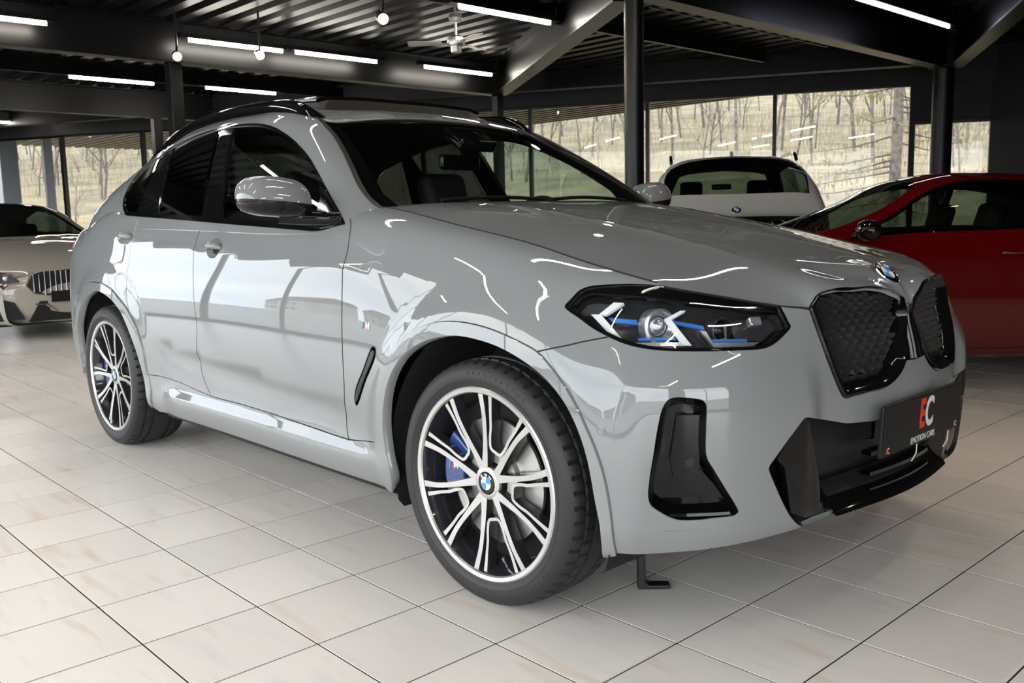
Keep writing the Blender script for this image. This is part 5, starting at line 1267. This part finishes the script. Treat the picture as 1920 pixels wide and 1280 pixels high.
def shell_car(name, label, S, sc, paint, holes, panes, parent_m, step=.07):
    C_ = tag(empty(name), label, 'car'); C_.matrix_world = parent_m; SS = Surf(S.pt, S.nrm, sc)
    full = np.array([(0, 0), (S.n-1, 0), (S.n-1, 2*(S.nv-1)), (0, 2*(S.nv-1))])*np.array(sc)
    o = np.concatenate([seg(full[i], full[(i+1) % 4], step)[:-1] for i in range(4)])
    mirp = lambda P: np.stack([P[:, 0], 2*(S.nv-1)*sc[1]-P[:, 1]], 1)[::-1]
    hs = []
    for h, both in holes:
        P = smooth_line(np.array(h)*sc, .03, False) if False else np.concatenate([seg(np.array(h[i])*sc, np.array(h[(i+1) % len(h)])*sc, .05)[:-1] for i in range(len(h))]); hs.append(P)
        if both: hs.append(mirp(P))
    V, F, N = panel_mesh(SS, o, hs, step=step, gap=0, lip=0); N /= np.maximum(np.linalg.norm(N, axis=1, keepdims=True), 1e-9)
    mesh_obj('body_shell', V, F, paint, C_, True, N)
    V, F, N = panel_mesh(SS, o, hs, step=.14, gap=0, lip=0, off=-.03); mesh_obj('cabin_lining', V, F, INTER, C_)
    for nm, h, both, m, off in panes:
        P = np.concatenate([seg(np.array(h[i])*sc, np.array(h[(i+1) % len(h)])*sc, .05)[:-1] for i in range(len(h))])
        for Q in ([P, mirp(P)] if both else [P]):
            V, F, N = panel_mesh(SS, Q, step=step, gap=0, lip=.0 if off < 0 else .01, off=off); N /= np.maximum(np.linalg.norm(N, axis=1, keepdims=True), 1e-9); mesh_obj(nm, V, F, m, C_, True, N)
    return C_, SS
def bg_wheel(parent, x, y, r, s):
    e = empty('wheel', parent=parent); M = Matrix.Translation((x, s*y, r)) @ Matrix.Rotation(math.pi/2*s*-1 if False else (math.pi/2 if s < 0 else -math.pi/2), 4, 'X')
    MB().lathe([(r*.72, .10), (r*.80, .115), (r*.93, .112), (r, .08), (r, -.08), (r*.93, -.11), (r*.72, -.11)], M, 40).build('tyre', RUBBER, e, True)
    MB().lathe([(r*.73, .104), (r*.69, .106), (r*.67, .09), (r*.62, -.09)], M, 40).build('rim', RIMBLK, e, True)
    for k in range(10):
        a = 2*math.pi*k/10; MB().box(.03, r*.70, -.012, .012, .075, .098, M @ Matrix.Rotation(a, 4, 'Z')).build('spoke', ALU, e)
    MB().lathe([(.001, .095), (.05, .094), (.055, .06)], M, 20).build('hub', RIMBLK, e, True)
GL_BG = glass('tinted_car_glass', (.28, .33, .28), 1.05); GL_BGD = glass('dark_car_glass', (.20, .23, .22), 1.05)
RED = mat('red_car_paint', (.085, .0015, .002), .6, 0, 1., 0.); WPAINT = mat('white_car_paint', (.33, .30, .265), .6, 0, 1., 0.); SPAINT = mat('warm_white_car_paint', (.50, .48, .45), .6, 0, 1., 0.)

# -- red coupe: nose to the left, its left flank towards us
zr = (.17, .19, .30, .50, .70, .84, .93)
def rc(x, w, zb, up, k=1.): return st(x, [a*w for a in (.70, .955, .985, 1.0, .995, .975, .93)], [zr[0], zr[1], zr[2], zr[3]*k+.0, .70*k*zb/.95, .84*zb/.95, zb], up)
RS = Shell([rc(-3.20, .72, .80, ((.60, .84), (.45, .86), (.22, .87), (0, .875)), .95), rc(-3.05, .84, .88, ((.68, .92), (.50, .945), (.25, .96), (0, .965))),
            rc(-2.60, .90, .93, ((.74, 1.03), (.56, 1.10), (.28, 1.125), (0, 1.13))), rc(-2.10, .925, .955, ((.77, 1.10), (.60, 1.235), (.30, 1.275), (0, 1.285))),
            rc(-1.60, .92, .960, ((.785, 1.13), (.615, 1.305), (.31, 1.345), (0, 1.352))), rc(-1.15, .915, .955, ((.79, 1.13), (.62, 1.318), (.32, 1.358), (0, 1.365))),
            rc(-.75, .915, .950, ((.79, 1.11), (.625, 1.27, -.85), (.33, 1.315, -.83), (0, 1.322, -.82))), rc(-.40, .915, .945, ((.80, 1.02), (.68, 1.13, -.55), (.36, 1.17, -.50), (0, 1.18, -.48))),
            rc(-.05, .915, .930, ((.80, .965), (.72, .985, -.10), (.38, 1.01, -.02), (0, 1.02, .0))), rc(.35, .92, .88, ((.80, .91), (.66, .93), (.34, .955), (0, .965))), rc(.75, .915, .83, ((.78, .855), (.62, .875), (.32, .90), (0, .905))),
            rc(1.15, .90, .765, ((.74, .785), (.56, .805), (.28, .825), (0, .83))), rc(1.42, .80, .68, ((.64, .70), (.48, .72), (.24, .735), (0, .74))), rc(1.55, .60, .58, ((.46, .60), (.34, .62), (.17, .63), (0, .635)), .85)])
win_r = [(2.05, 6.35), (2.8, 6.15), (4, 6.12), (5.0, 6.12), (6.0, 6.14), (7.05, 6.25), (7.35, 6.6), (7.0, 7.15), (6.4, 7.7), (5.75, 8.0), (5.0, 8.06), (4.0, 8.0), (3.2, 7.75), (2.5, 7.2)]
w1 = [(4.25, 6.12), (5, 6.12), (6, 6.14), (7.05, 6.25), (7.35, 6.6), (7.0, 7.15), (6.4, 7.7), (5.75, 8.0), (5.0, 8.06), (4.25, 8.02)]; w2 = [(2.05, 6.35), (2.8, 6.15), (4.1, 6.12), (4.1, 8.0), (3.2, 7.75), (2.5, 7.2)]
wsr = [(6.15, 8.45), (6.9, 8.15), (7.7, 7.9), (8.0, 8.1), (8.1, 9.0), (8.1, 10.0), (8.1, 11.0), (8.1, 12.0), (8.0, 11.9), (7.7, 12.1), (6.9, 11.85), (6.15, 11.55), (6.0, 10.8), (5.95, 10.0), (6.0, 9.2)]
rwr = [(2.9, 8.6), (2.9, 10), (2.9, 11.4), (2.2, 11.5), (1.4, 11.5), (1.4, 10), (1.4, 8.5), (2.2, 8.5)]
hd = Vector((-.700, -.714, 0)).normalized(); lf = Vector((-hd.y, hd.x, 0))
o3 = Vector((-.52, 2.98, 0))-lf*.90+hd*.55                       # front of the door line on our side, moved to the axis
RM = Matrix(((hd.x, lf.x, 0, o3.x), (hd.y, lf.y, 0, o3.y), (0, 0, 1, 0), (0, 0, 0, 1)))
RCAR, RSS = shell_car('coupe_car', 'red two-door coupe parked at the dark right edge, nose to the left', RS, (.42, .16), RED, [(win_r, True), (wsr, False), (rwr, False)],
          [('door_window', w1, True, GL_BG, -.004), ('quarter_window', w2, True, GL_BG, -.004), ('windscreen', wsr, False, GL_BG, -.003), ('rear_window', rwr, False, GL_BG, -.003)], RM)
def fr_shell(SS, sc, uv): q = np.array([uv])*sc; return SS.pt(q)[0], SS.nrm(q)[0]
rsc = np.array((.42, .16))
for sgn in (1, -1):                                                # sgn 1: own right flank
    f3 = lambda p: Vector((p[0], p[1]*sgn, p[2]))
    for u0 in (4.18,): MB().bar(f3(RS.pt(np.array([u0]), np.array([6.15]))[0]), f3(RS.pt(np.array([u0+.02]), np.array([8.0]))[0]), .06, .03, (1, 0, 0)).build('door_pillar', GLOSSBLK, RCAR)
    p, n = fr_shell(RSS, rsc, (4.75, 5.0)); M = frame(p*[1, sgn, 1], n*[1, sgn, 1], (0, 0, 1)); e = empty('door_handle', parent=RCAR)
    MB().tube([M @ Vector((x, 0, z)) for x, z in ((-.09, .0), (-.07, .022), (0, .03), (.07, .022), (.09, .0))], .013, 10).build('handle_grip', RED, e, True); MB().lathe([(.05, .002), (.03, .004), (.001, .004)], M @ Matrix.Translation((0, -.012, 0)), 20).build('handle_bowl', RED, e, True)
    # door gaps
    for uv in ([(4.22, 6.1), (4.25, 5), (4.3, 3.6), (4.35, 2.4), (4.4, 1.6)], [(7.25, 6.2), (7.4, 5.2), (7.4, 3.6), (7.3, 2.2), (7.2, 1.6)], [(4.4, 1.6), (5.5, 1.55), (6.5, 1.55), (7.2, 1.6)]):
        pts = smooth_line(np.array(uv)*rsc, .04); P = RSS.pt(pts)+RSS.nrm(pts)*.0005; MB().tube([Vector((q[0], q[1]*sgn, q[2])) for q in P], .004, 4).build('door_gap', MATTBLK, RCAR)
    # mirror
    e = empty('door_mirror', parent=RCAR); c = Vector((-.30, -sgn*1.02, 1.00)); V = []; nu, nv = 20, 10
    for j in range(nv+1):
        ph = -math.pi/2+math.pi*j/nv
        for i in range(nu): th = 2*math.pi*i/nu; V.append((c.x+.075*math.cos(th)*math.cos(ph), c.y+.11*math.sin(th)*abs(math.cos(ph))**.7*(1 if math.cos(ph) > 0 else -1), c.z+.065*math.sin(ph)))
    o = mesh_obj('mirror_shell', V, [(j*nu+i, j*nu+(i+1) % nu, (j+1)*nu+(i+1) % nu, (j+1)*nu+i) for j in range(nv) for i in range(nu)], GLOSSBLK, e, True); MB().tube([(c.x, c.y, c.z-.03), (c.x+.03, -sgn*.86, .96)], .025, 8).build('mirror_arm', GLOSSBLK, e)
for x in (.62, -1.92):
    for sgn in (1, -1): bg_wheel(RCAR, x, .80, .335, sgn)
for x in (.62, -1.92):
    for sgn in (1, -1):
        M = Matrix.Translation((x, -sgn*.80, .335)) @ Matrix.Rotation(math.pi/2*sgn, 4, 'X'); MB().lathe([(.40, .135), (.395, .137), (.33, .112), (.001, .05)], M, 40).build('wheel_arch', MATTBLK, RCAR, True)
for y in (-.38, .38): seat((-1.10, y, .22), RCAR, .46, .6)
soft_box('dashboard', (-.30, 0, .86), (.45, 1.40, .16), INTER, RCAR)
# white notice stuck inside the rear side glass, its square code left blank grey
p, n = fr_shell(RSS, rsc, (3.55, 7.0)); M = frame(p*[1, -1, 1]+n*[1, -1, 1]*.004, n*[1, -1, 1], (0, 0, 1)); e = tag(empty('window_notice', parent=None), 'small white paper notice on the red coupe rear side window', 'paper'); e.matrix_world = RM @ M
MB().box(-.042, .042, -.055, .055, 0, .0015).build('paper_sheet', mat('paper_white', (.55, .55, .55), .8), e)

# -- white estate-like SUV: tail towards us
def sv(x, w, zb, up, dx=0.): return st(x, [a*w for a in (.70, .93, .97, 1.0, 1.0, .98, .955)], [.28, .30, .42, .62, .80, .95, zb], up)
SS_ = Shell([sv(-4.02, .80, 1.06, ((.72, 1.075), (.55, 1.08), (.28, 1.085), (0, 1.085))), sv(-3.96, .88, 1.085, ((.80, 1.10), (.60, 1.11), (.30, 1.115), (0, 1.115))),
             sv(-3.86, .93, 1.10, ((.84, 1.22, -3.86), (.70, 1.26, -3.83), (.35, 1.27, -3.82), (0, 1.275, -3.82))), sv(-3.60, .955, 1.12, ((.845, 1.36), (.665, 1.60, -3.55), (.33, 1.64, -3.58), (0, 1.65, -3.59))),
             sv(-3.30, .965, 1.12, ((.85, 1.40), (.665, 1.675), (.33, 1.71), (0, 1.72))), sv(-2.5, .965, 1.11, ((.855, 1.42), (.665, 1.715), (.33, 1.74), (0, 1.745))),
             sv(-1.6, .965, 1.09, ((.855, 1.41), (.665, 1.71), (.33, 1.735), (0, 1.74))), sv(-1.0, .96, 1.08, ((.85, 1.36), (.65, 1.62, -1.12), (.32, 1.66, -1.10), (0, 1.665, -1.09))),
             sv(-.55, .955, 1.07, ((.84, 1.17), (.70, 1.30, -.68), (.35, 1.34, -.64), (0, 1.35, -.62))), sv(-.15, .95, 1.05, ((.82, 1.10), (.72, 1.13, -.18), (.36, 1.16, -.12), (0, 1.17, -.10))),
             sv(.4, .95, .98, ((.80, 1.02), (.66, 1.05), (.33, 1.08), (0, 1.09))), sv(.75, .86, .88, ((.70, .93), (.55, .96), (.28, .98), (0, .99))), sv(.86, .68, .75, ((.55, .80), (.42, .83), (.2, .84), (0, .845)))])
swr = [(2.2, 7.75), (2.15, 9), (2.12, 10), (2.15, 11), (2.2, 12.25), (2.8, 12.3), (3.25, 12.05), (3.42, 11.4), (3.45, 10), (3.42, 8.6), (3.25, 7.95), (2.8, 7.7)]
sws = [(3.0, 6.35), (4, 6.2), (5, 6.2), (6.2, 6.2), (7.6, 6.3), (7.2, 7.2), (6.4, 7.75), (5, 7.85), (3.9, 7.7), (3.3, 7.2)]
sww = [(6.95, 8.3), (7.9, 7.9), (8.4, 8.1), (8.6, 10), (8.4, 11.9), (7.9, 12.1), (6.95, 11.7), (6.85, 10)]
sd = Vector((-.60, .80, 0)).normalized(); sl = Vector((-sd.y, sd.x, 0)); so = Vector((-3.20, 5.30, 0))+sd*4.0
SM = Matrix(((sd.x, sl.x, 0, so.x), (sd.y, sl.y, 0, so.y), (0, 0, 1, 0), (0, 0, 0, 1)))
SCAR, SSS = shell_car('estate_car', 'white sport utility car seen from behind by the window wall', SS_, (.40, .16), SPAINT, [(swr, False), (sws, True), (sww, False)],
          [('rear_window', swr, False, GL_BG, -.004), ('side_window', sws, True, GL_BGD, -.004), ('windscreen', sww, False, GL_BG, -.004)], SM)
for x in (.0, -2.95):
    for sgn in (1, -1): bg_wheel(SCAR, x, .82, .37, sgn)
for y in (-.40, .40): seat((-1.55, y, .58), SCAR)
e = empty('rear_bench', parent=SCAR); soft_box('seat_back', (-2.75, 0, .95), (.14, 1.3, .5), INTER, e)
for y in (-.42, .42): soft_box('headrest', (-2.80, y, 1.24), (.09, .24, .13), INTER, e)
soft_box('inside_mirror', (-1.05, 0, 1.46), (.03, .25, .07), GLOSSBLK, SCAR, None, .015); soft_box('dashboard', (-.55, 0, 1.02), (.5, 1.5, .14), INTER, SCAR); soft_box('cabin_floor', (-1.8, 0, .55), (3.6, 1.5, .1), INTER, SCAR)
p, n = SS_.pt(np.array([1.35]), np.array([10.]))[0], SS_.nrm(np.array([1.35]), np.array([9.999]))[0]; roundel(frame(p, n, (0, 0, 1)), .046, SCAR)
m = MB(); m.prism([(-.10, 0), (-.03, .055), (.02, .06), (.06, .0)], -.02, .02, Matrix.Translation((-3.05, 0, 1.725)) @ Matrix.Rotation(math.pi/2, 4, 'X')); m.build('shark_fin', SPAINT, SCAR, False, .008)
for s in (1, -1):
    P = smooth_line([(-3.35, s*.64, 1.66), (-3.2, s*.645, 1.72), (-2.8, s*.65, 1.755), (-1.9, s*.65, 1.765), (-1.4, s*.64, 1.735), (-1.25, s*.63, 1.68)], .08); MB().tube([Vector(q) for q in P], .018, 8).build('roof_rail', GLOSSBLK, SCAR, True)
    MB().box(-4.03, -3.90, s*.62-.20, s*.62+.20, .90, 1.02).build('tail_lamp', TAILRED, SCAR, False, .02)

# -- white sports saloon: nose towards us at the left edge
def gc(x, w, zb, up): return st(x, [a*w for a in (.70, .95, .985, 1.0, .995, .97, .93)], [.16, .17, .28, .46, .64, .80*zb/.93, zb], up)
GS = Shell([gc(-4.2, .80, .98, ((.68, 1.03), (.5, 1.05), (.25, 1.06), (0, 1.06))), gc(-3.7, .92, 1.02, ((.76, 1.12), (.56, 1.18), (.28, 1.20), (0, 1.205))), gc(-3.0, .96, 1.03, ((.80, 1.20), (.60, 1.33), (.30, 1.37), (0, 1.375))),
            gc(-2.2, .955, 1.02, ((.82, 1.23), (.62, 1.41), (.31, 1.445), (0, 1.45))), gc(-1.5, .95, 1.00, ((.82, 1.20), (.625, 1.38), (.32, 1.42), (0, 1.43))), gc(-1.0, .95, .99, ((.82, 1.10), (.66, 1.23, -1.12), (.34, 1.27, -1.07), (0, 1.28, -1.05))),
            gc(-.45, .95, .965, ((.82, .995), (.74, 1.01, -.52), (.38, 1.04, -.40), (0, 1.05, -.36))), gc(.05, .955, .90, ((.82, .94), (.66, .97), (.33, .985), (0, .98))), gc(.40, .95, .83, ((.80, .875), (.62, .905), (.31, .92), (0, .915))),
            gc(.70, .90, .74, ((.74, .79), (.56, .815), (.28, .83), (0, .83))), gc(.88, .80, .66, ((.64, .715), (.48, .735), (.24, .75), (0, .755))), gc(.97, .68, .60, ((.54, .66), (.40, .685), (.20, .70), (0, .705)))])
gww = [(4.15, 8.5), (4.9, 8.15), (5.75, 7.85), (6.05, 8.2), (6.15, 10), (6.05, 11.8), (5.75, 12.15), (4.9, 11.85), (4.15, 11.5), (4.05, 10)]
gsw = [(1.3, 6.5), (2.2, 6.2), (3.5, 6.2), (5, 6.2), (5.7, 6.4), (5.2, 7.1), (4.2, 7.7), (3, 7.85), (2, 7.5)]
GM = Matrix.Translation((-8.95, .56, 0))
GCAR, GSS = shell_car('sports_saloon_car', 'white sports saloon facing us at the left edge with slatted grille', GS, (.38, .16), WPAINT, [(gww, False), (gsw, True)], [('windscreen', gww, False, GL_BG, -.004), ('side_window', gsw, True, GL_BGD, -.004)], GM)
for x in (.0, -2.95):
    for sgn in (1, -1):
        bg_wheel(GCAR, x, .80, .35, sgn); M = Matrix.Translation((x, -sgn*.82, .35)) @ Matrix.Rotation(math.pi/2*sgn, 4, 'X'); MB().lathe([(.42, .142), (.41, .144), (.34, .112), (.001, .05)], M, 40).build('wheel_arch', MATTBLK, GCAR, True)
for y in (-.40, .40): seat((-1.75, y, .25), GCAR)
soft_box('dashboard', (-.85, 0, .92), (.5, 1.45, .16), INTER, GCAR)
# nose: face plate with slatted grille, lamps, lower intakes
FP = lambda x, y, z: (x-.16*(abs(y)/.9)**2.2, y, z)
V, F = [], []; ys = np.linspace(-.90, .90, 25); zs = [.17, .22, .30, .40, .50, .60, .68, .705]; xo = [.93, .99, 1.02, 1.03, 1.03, 1.02, .99, .96]
for z, x in zip(zs, xo): V += [FP(x, y*(1 if z < .6 else .97 if z < .69 else .90), z-(.03*(abs(y)/.9)**2 if z > .6 else 0)) for y in ys]
mesh_obj('nose_panel', V, [(i*25+j, i*25+j+1, i*25+26+j, i*25+25+j) for i in range(7) for j in range(24)], WPAINT, GCAR, True)
def nose_plate(name, P, m, off, th=.012):
    b = MB(); n = len(P); V = [tuple(np.array(FP(1.03+off, y, z))) for y, z in P]+[tuple(np.array(FP(1.03+off-th-.05, y, z))) for y, z in P]; b.add(V, [tuple(range(n))]+[(i, (i+1) % n, n+(i+1) % n, n+i) for i in range(n)]); return b.build(name, m, GCAR)
gp = [(-.40, .56), (-.36, .66), (-.28, .69), (0, .705), (.28, .69), (.36, .66), (.40, .56), (.34, .48), (.24, .46), (0, .455), (-.24, .46), (-.34, .48)]
gp = [(y*1.15, z) for y, z in gp]
nose_plate('grille_frame', [(y*1.03, .575+(z-.575)*1.06) for y, z in gp], CHROME, .003); nose_plate('grille_void', gp, MATTBLK, .007)
for k in range(-8, 9):
    y = k*.05; h = .115-(.03 if abs(k) > 6 else 0); MB().box(1.03-.16*(abs(y)/.9)**2.2, 1.052-.16*(abs(y)/.9)**2.2, y-.007, y+.007, .578-h, .585+h).build('grille_slat', CHROME, GCAR, False, .003)
for s in (1, -1):
    nose_plate('head_lamp', [(s*y, z) for y, z in ((.52, .60), (.60, .685), (.76, .72), (.86, .70), (.80, .62), (.66, .585))], GLOSSBLK, .012)
    for y, z in ((.64, .64), (.74, .665)): MB().lathe([(.026, 0), (.02, .012), (.001, .016)], frame(FP(1.04, s*y, z), (1, s*.3, 0), (0, 0, 1)), 16).build('lamp_lens', HLCHR, GCAR, True)
    nose_plate('side_intake', [(s*y, z) for y, z in ((.50, .23), (.58, .40), (.70, .44), (.84, .43), (.84, .30), (.74, .22))], MATTBLK, .010)
    nose_plate('intake_wing', [(s*y, z) for y, z in ((.20, .30), (.30, .375), (.40, .38), (.40, .365), (.31, .355), (.22, .285))], CHROME, .016)
nose_plate('centre_intake', [(-.46, .20), (-.36, .40), (.36, .40), (.46, .20)], MATTBLK, .008); nose_plate('front_splitter', [(-.80, .165), (-.80, .185), (.80, .185), (.80, .165)], GLOSSBLK, .03)
MB().box(1.045, 1.06, -.26, .26, .385, .495).build('number_plate', PB, GCAR, False, .004)
# ---------------------------------------------------------------- trees on the hillside, houses across the street
BARK = mat('pale_bark', (.08, .07, .056), .9); noise_col(BARK, (.05, .043, .035), (.125, .108, .088), 5.); LARCH = mat('straw_needles', (.42, .34, .15), .9); noise_col(LARCH, (.12, .095, .042), (.19, .155, .085), 1.5)
GREENL = mat('spring_leaf', (.13, .15, .05), .9)
def branch(m, p, d, L_, r, lev, rnd, out):
    n = 4; pts = [p]; q = p.copy(); dd = d.copy()
    for i in range(n): dd = (dd+Vector((rnd.uniform(-.16, .16), rnd.uniform(-.16, .16), rnd.uniform(-.02, .12)))).normalized(); q = q+dd*(L_/n); pts.append(q.copy())
    m.tube(pts, [r*(1-.75*i/n) for i in range(n+1)], 5 if lev < 2 else 3, False)
    if lev < 3:
        for k in range((7, 5, 4)[lev]):
            i = rnd.randint(1, n); a = rnd.uniform(0, 6.28); sd_ = Vector((math.cos(a), math.sin(a), rnd.uniform(.25, .9))).normalized(); branch(m, pts[i], (dd*.5+sd_*.8).normalized(), L_*rnd.uniform(.36, .55), r*.42, lev+1, rnd, out)
def tree_mesh(seed, h):
    rnd = random.Random(seed); m = MB(); branch(m, Vector((0, 0, -.3)), Vector((0, 0, 1)), h, h*.010, 0, rnd, None); return m
TM = []
for k, h in enumerate((9., 11., 8., 12.5)):
    o = tree_mesh(k+3, h).build('bare_tree', BARK); TM.append(o.data); bpy.data.objects.remove(o)
rnd = random.Random(11); used = []
def plant(me, t, d, sc, label, group=None, name='bare_tree'):
    p = WB-DW*t+NW*d; o = bpy.data.objects.new(name, me); COL.objects.link(o); o.location = (p.x, p.y, hill(p.x, p.y)-.1); o.scale = (sc, sc, sc); o.rotation_euler = (0, 0, rnd.uniform(0, 6.28)); tag(o, label, 'tree', group); return o
for i in range(240):
    t = -24+(i % 40)*3.2+rnd.uniform(-1.2, 1.2); d = 40+(i//40)*11+rnd.uniform(-3, 3); plant(TM[i % 4], t, d, rnd.uniform(.75, 1.15), 'bare grey tree in the wood on the far hillside', 'bare trees of the hillside wood')
plant(TM[1], 2.4, 30, .62, 'pale slender bare tree standing alone on the meadow behind the white car'); plant(TM[2], 36, 21, .42, 'small bare orchard tree outside the left windows'); plant(TM[0], -4.2, 26, .6, 'bare tree seen through the low corner window')
# big larch with hanging straw-coloured sprays
rl = random.Random(4); m = MB(); f = MB(); m.tube([(0, 0, -.5), (.1, 0, 4), (0, .1, 9), (0, 0, 13)], [.22, .17, .10, .02], 8)
for k in range(60):
    z = 1.2+k*.19; a = rl.uniform(0, 6.28); L_ = max(.6, 4.2*(1-z/14.5)); e_ = Vector((math.cos(a)*L_, math.sin(a)*L_, z-.10*L_+rl.uniform(-.2, .5))); m.tube([(0, 0, z), Vector((e_.x*.5, e_.y*.5, z-.25)), e_], [.035, .022, .006], 4, False)
    for q in range(60):
        t = rl.uniform(.25, 1); c = Vector((0, 0, z)).lerp(e_, t)+Vector((rl.uniform(-.3, .3), rl.uniform(-.3, .3), rl.uniform(-.15, .1))); w = rl.uniform(.02, .05); h = rl.uniform(.10, .26); b = rl.uniform(0, 3.1); f.add([c+Vector((math.cos(b)*w, math.sin(b)*w, 0)), c-Vector((math.cos(b)*w, math.sin(b)*w, 0)), c+Vector((0, 0, -h))], [(0, 1, 2)])
lt = tag(empty('larch_tree'), 'large straw coloured larch tree at the right end of the window wall', 'tree'); p = WB-DW*(-1.0)+NW*17; lt.location = (p.x, p.y, hill(p.x, p.y)-.6); m.build('trunk', BARK, lt); f.build('foliage', LARCH, lt)
# undergrowth: thin saplings and grass tufts too many to count
m = MB(); ru = random.Random(8)
for i in range(9000):
    t = ru.uniform(-20, 90); d = 24+ru.random()**.6*60; p = WB-DW*t+NW*d; z = hill(p.x, p.y); h = ru.uniform(.6, 2.6) if d > 38 else ru.uniform(.2, .9); w = .006+.012*ru.random(); a = ru.uniform(-.35, .35); b = ru.uniform(0, 3.1)
    m.add([(p.x-math.cos(b)*w, p.y-math.sin(b)*w, z-.1), (p.x+math.cos(b)*w, p.y+math.sin(b)*w, z-.1), (p.x+a*h, p.y+a*.5*h, z+h)], [(0, 1, 2)])
tag(m.build('undergrowth', BARK), 'thin bare saplings and brush over the meadow', kind='stuff')
# white fence posts and poles outside the left windows
WP = mat('white_painted_steel', (.40, .42, .46), .4)
for t, w, l in ((20.9, .42, 'broad white pillar outside the left windows'), (19.6, .20, 'slim pale blue pillar outside the left windows')):
    p = WB-DW*t+NW*3.0; tag(MB().box(p.x-w/2, p.x+w/2, p.y-w/2, p.y+w/2, -.3, 4.2).build('outdoor_pillar', WP, None, False, .03), l, 'pillar')
# houses and hedge across the street, met only as reflections
HW = mat('house_plaster', (.42, .40, .37), .9); noise_col(HW, (.36, .34, .31), (.46, .44, .41), .6); HR = mat('house_roof', (.13, .09, .075), .8); HG = mat('house_glass', (.05, .06, .07), .1)
rh_ = random.Random(5); x = -190.
k = 0
while x < 40:
    w = rh_.uniform(9, 15); h = rh_.uniform(3.6, 6.2); y = -rh_.uniform(100, 110); e = tag(empty('house', (x+w/2, y, -.16)), 'plastered gabled house across the street', 'house', 'houses across the street')
    MB().box(-w/2, w/2, -4.5, 4.5, 0, h).build('house_wall', HW, e); MB().prism([(-4.9, h), (4.9, h), (0, h+2.6)], -w/2-.3, w/2+.3, Matrix(((0, 0, 1, 0), (1, 0, 0, 0), (0, 1, 0, 0), (0, 0, 0, 1)))).build('house_roof', HR, e)
    for f_ in range(2):
        for c in range(int(w/2.8)): xx = -w/2+1.6+c*2.7; z = 1.0+f_*2.7; MB().box(xx-.55, xx+.55, 4.48, 4.56, z, z+1.3).build('house_window', HG, e) if z+1.3 < h else None
    x += w+rh_.uniform(2, 6); k += 1
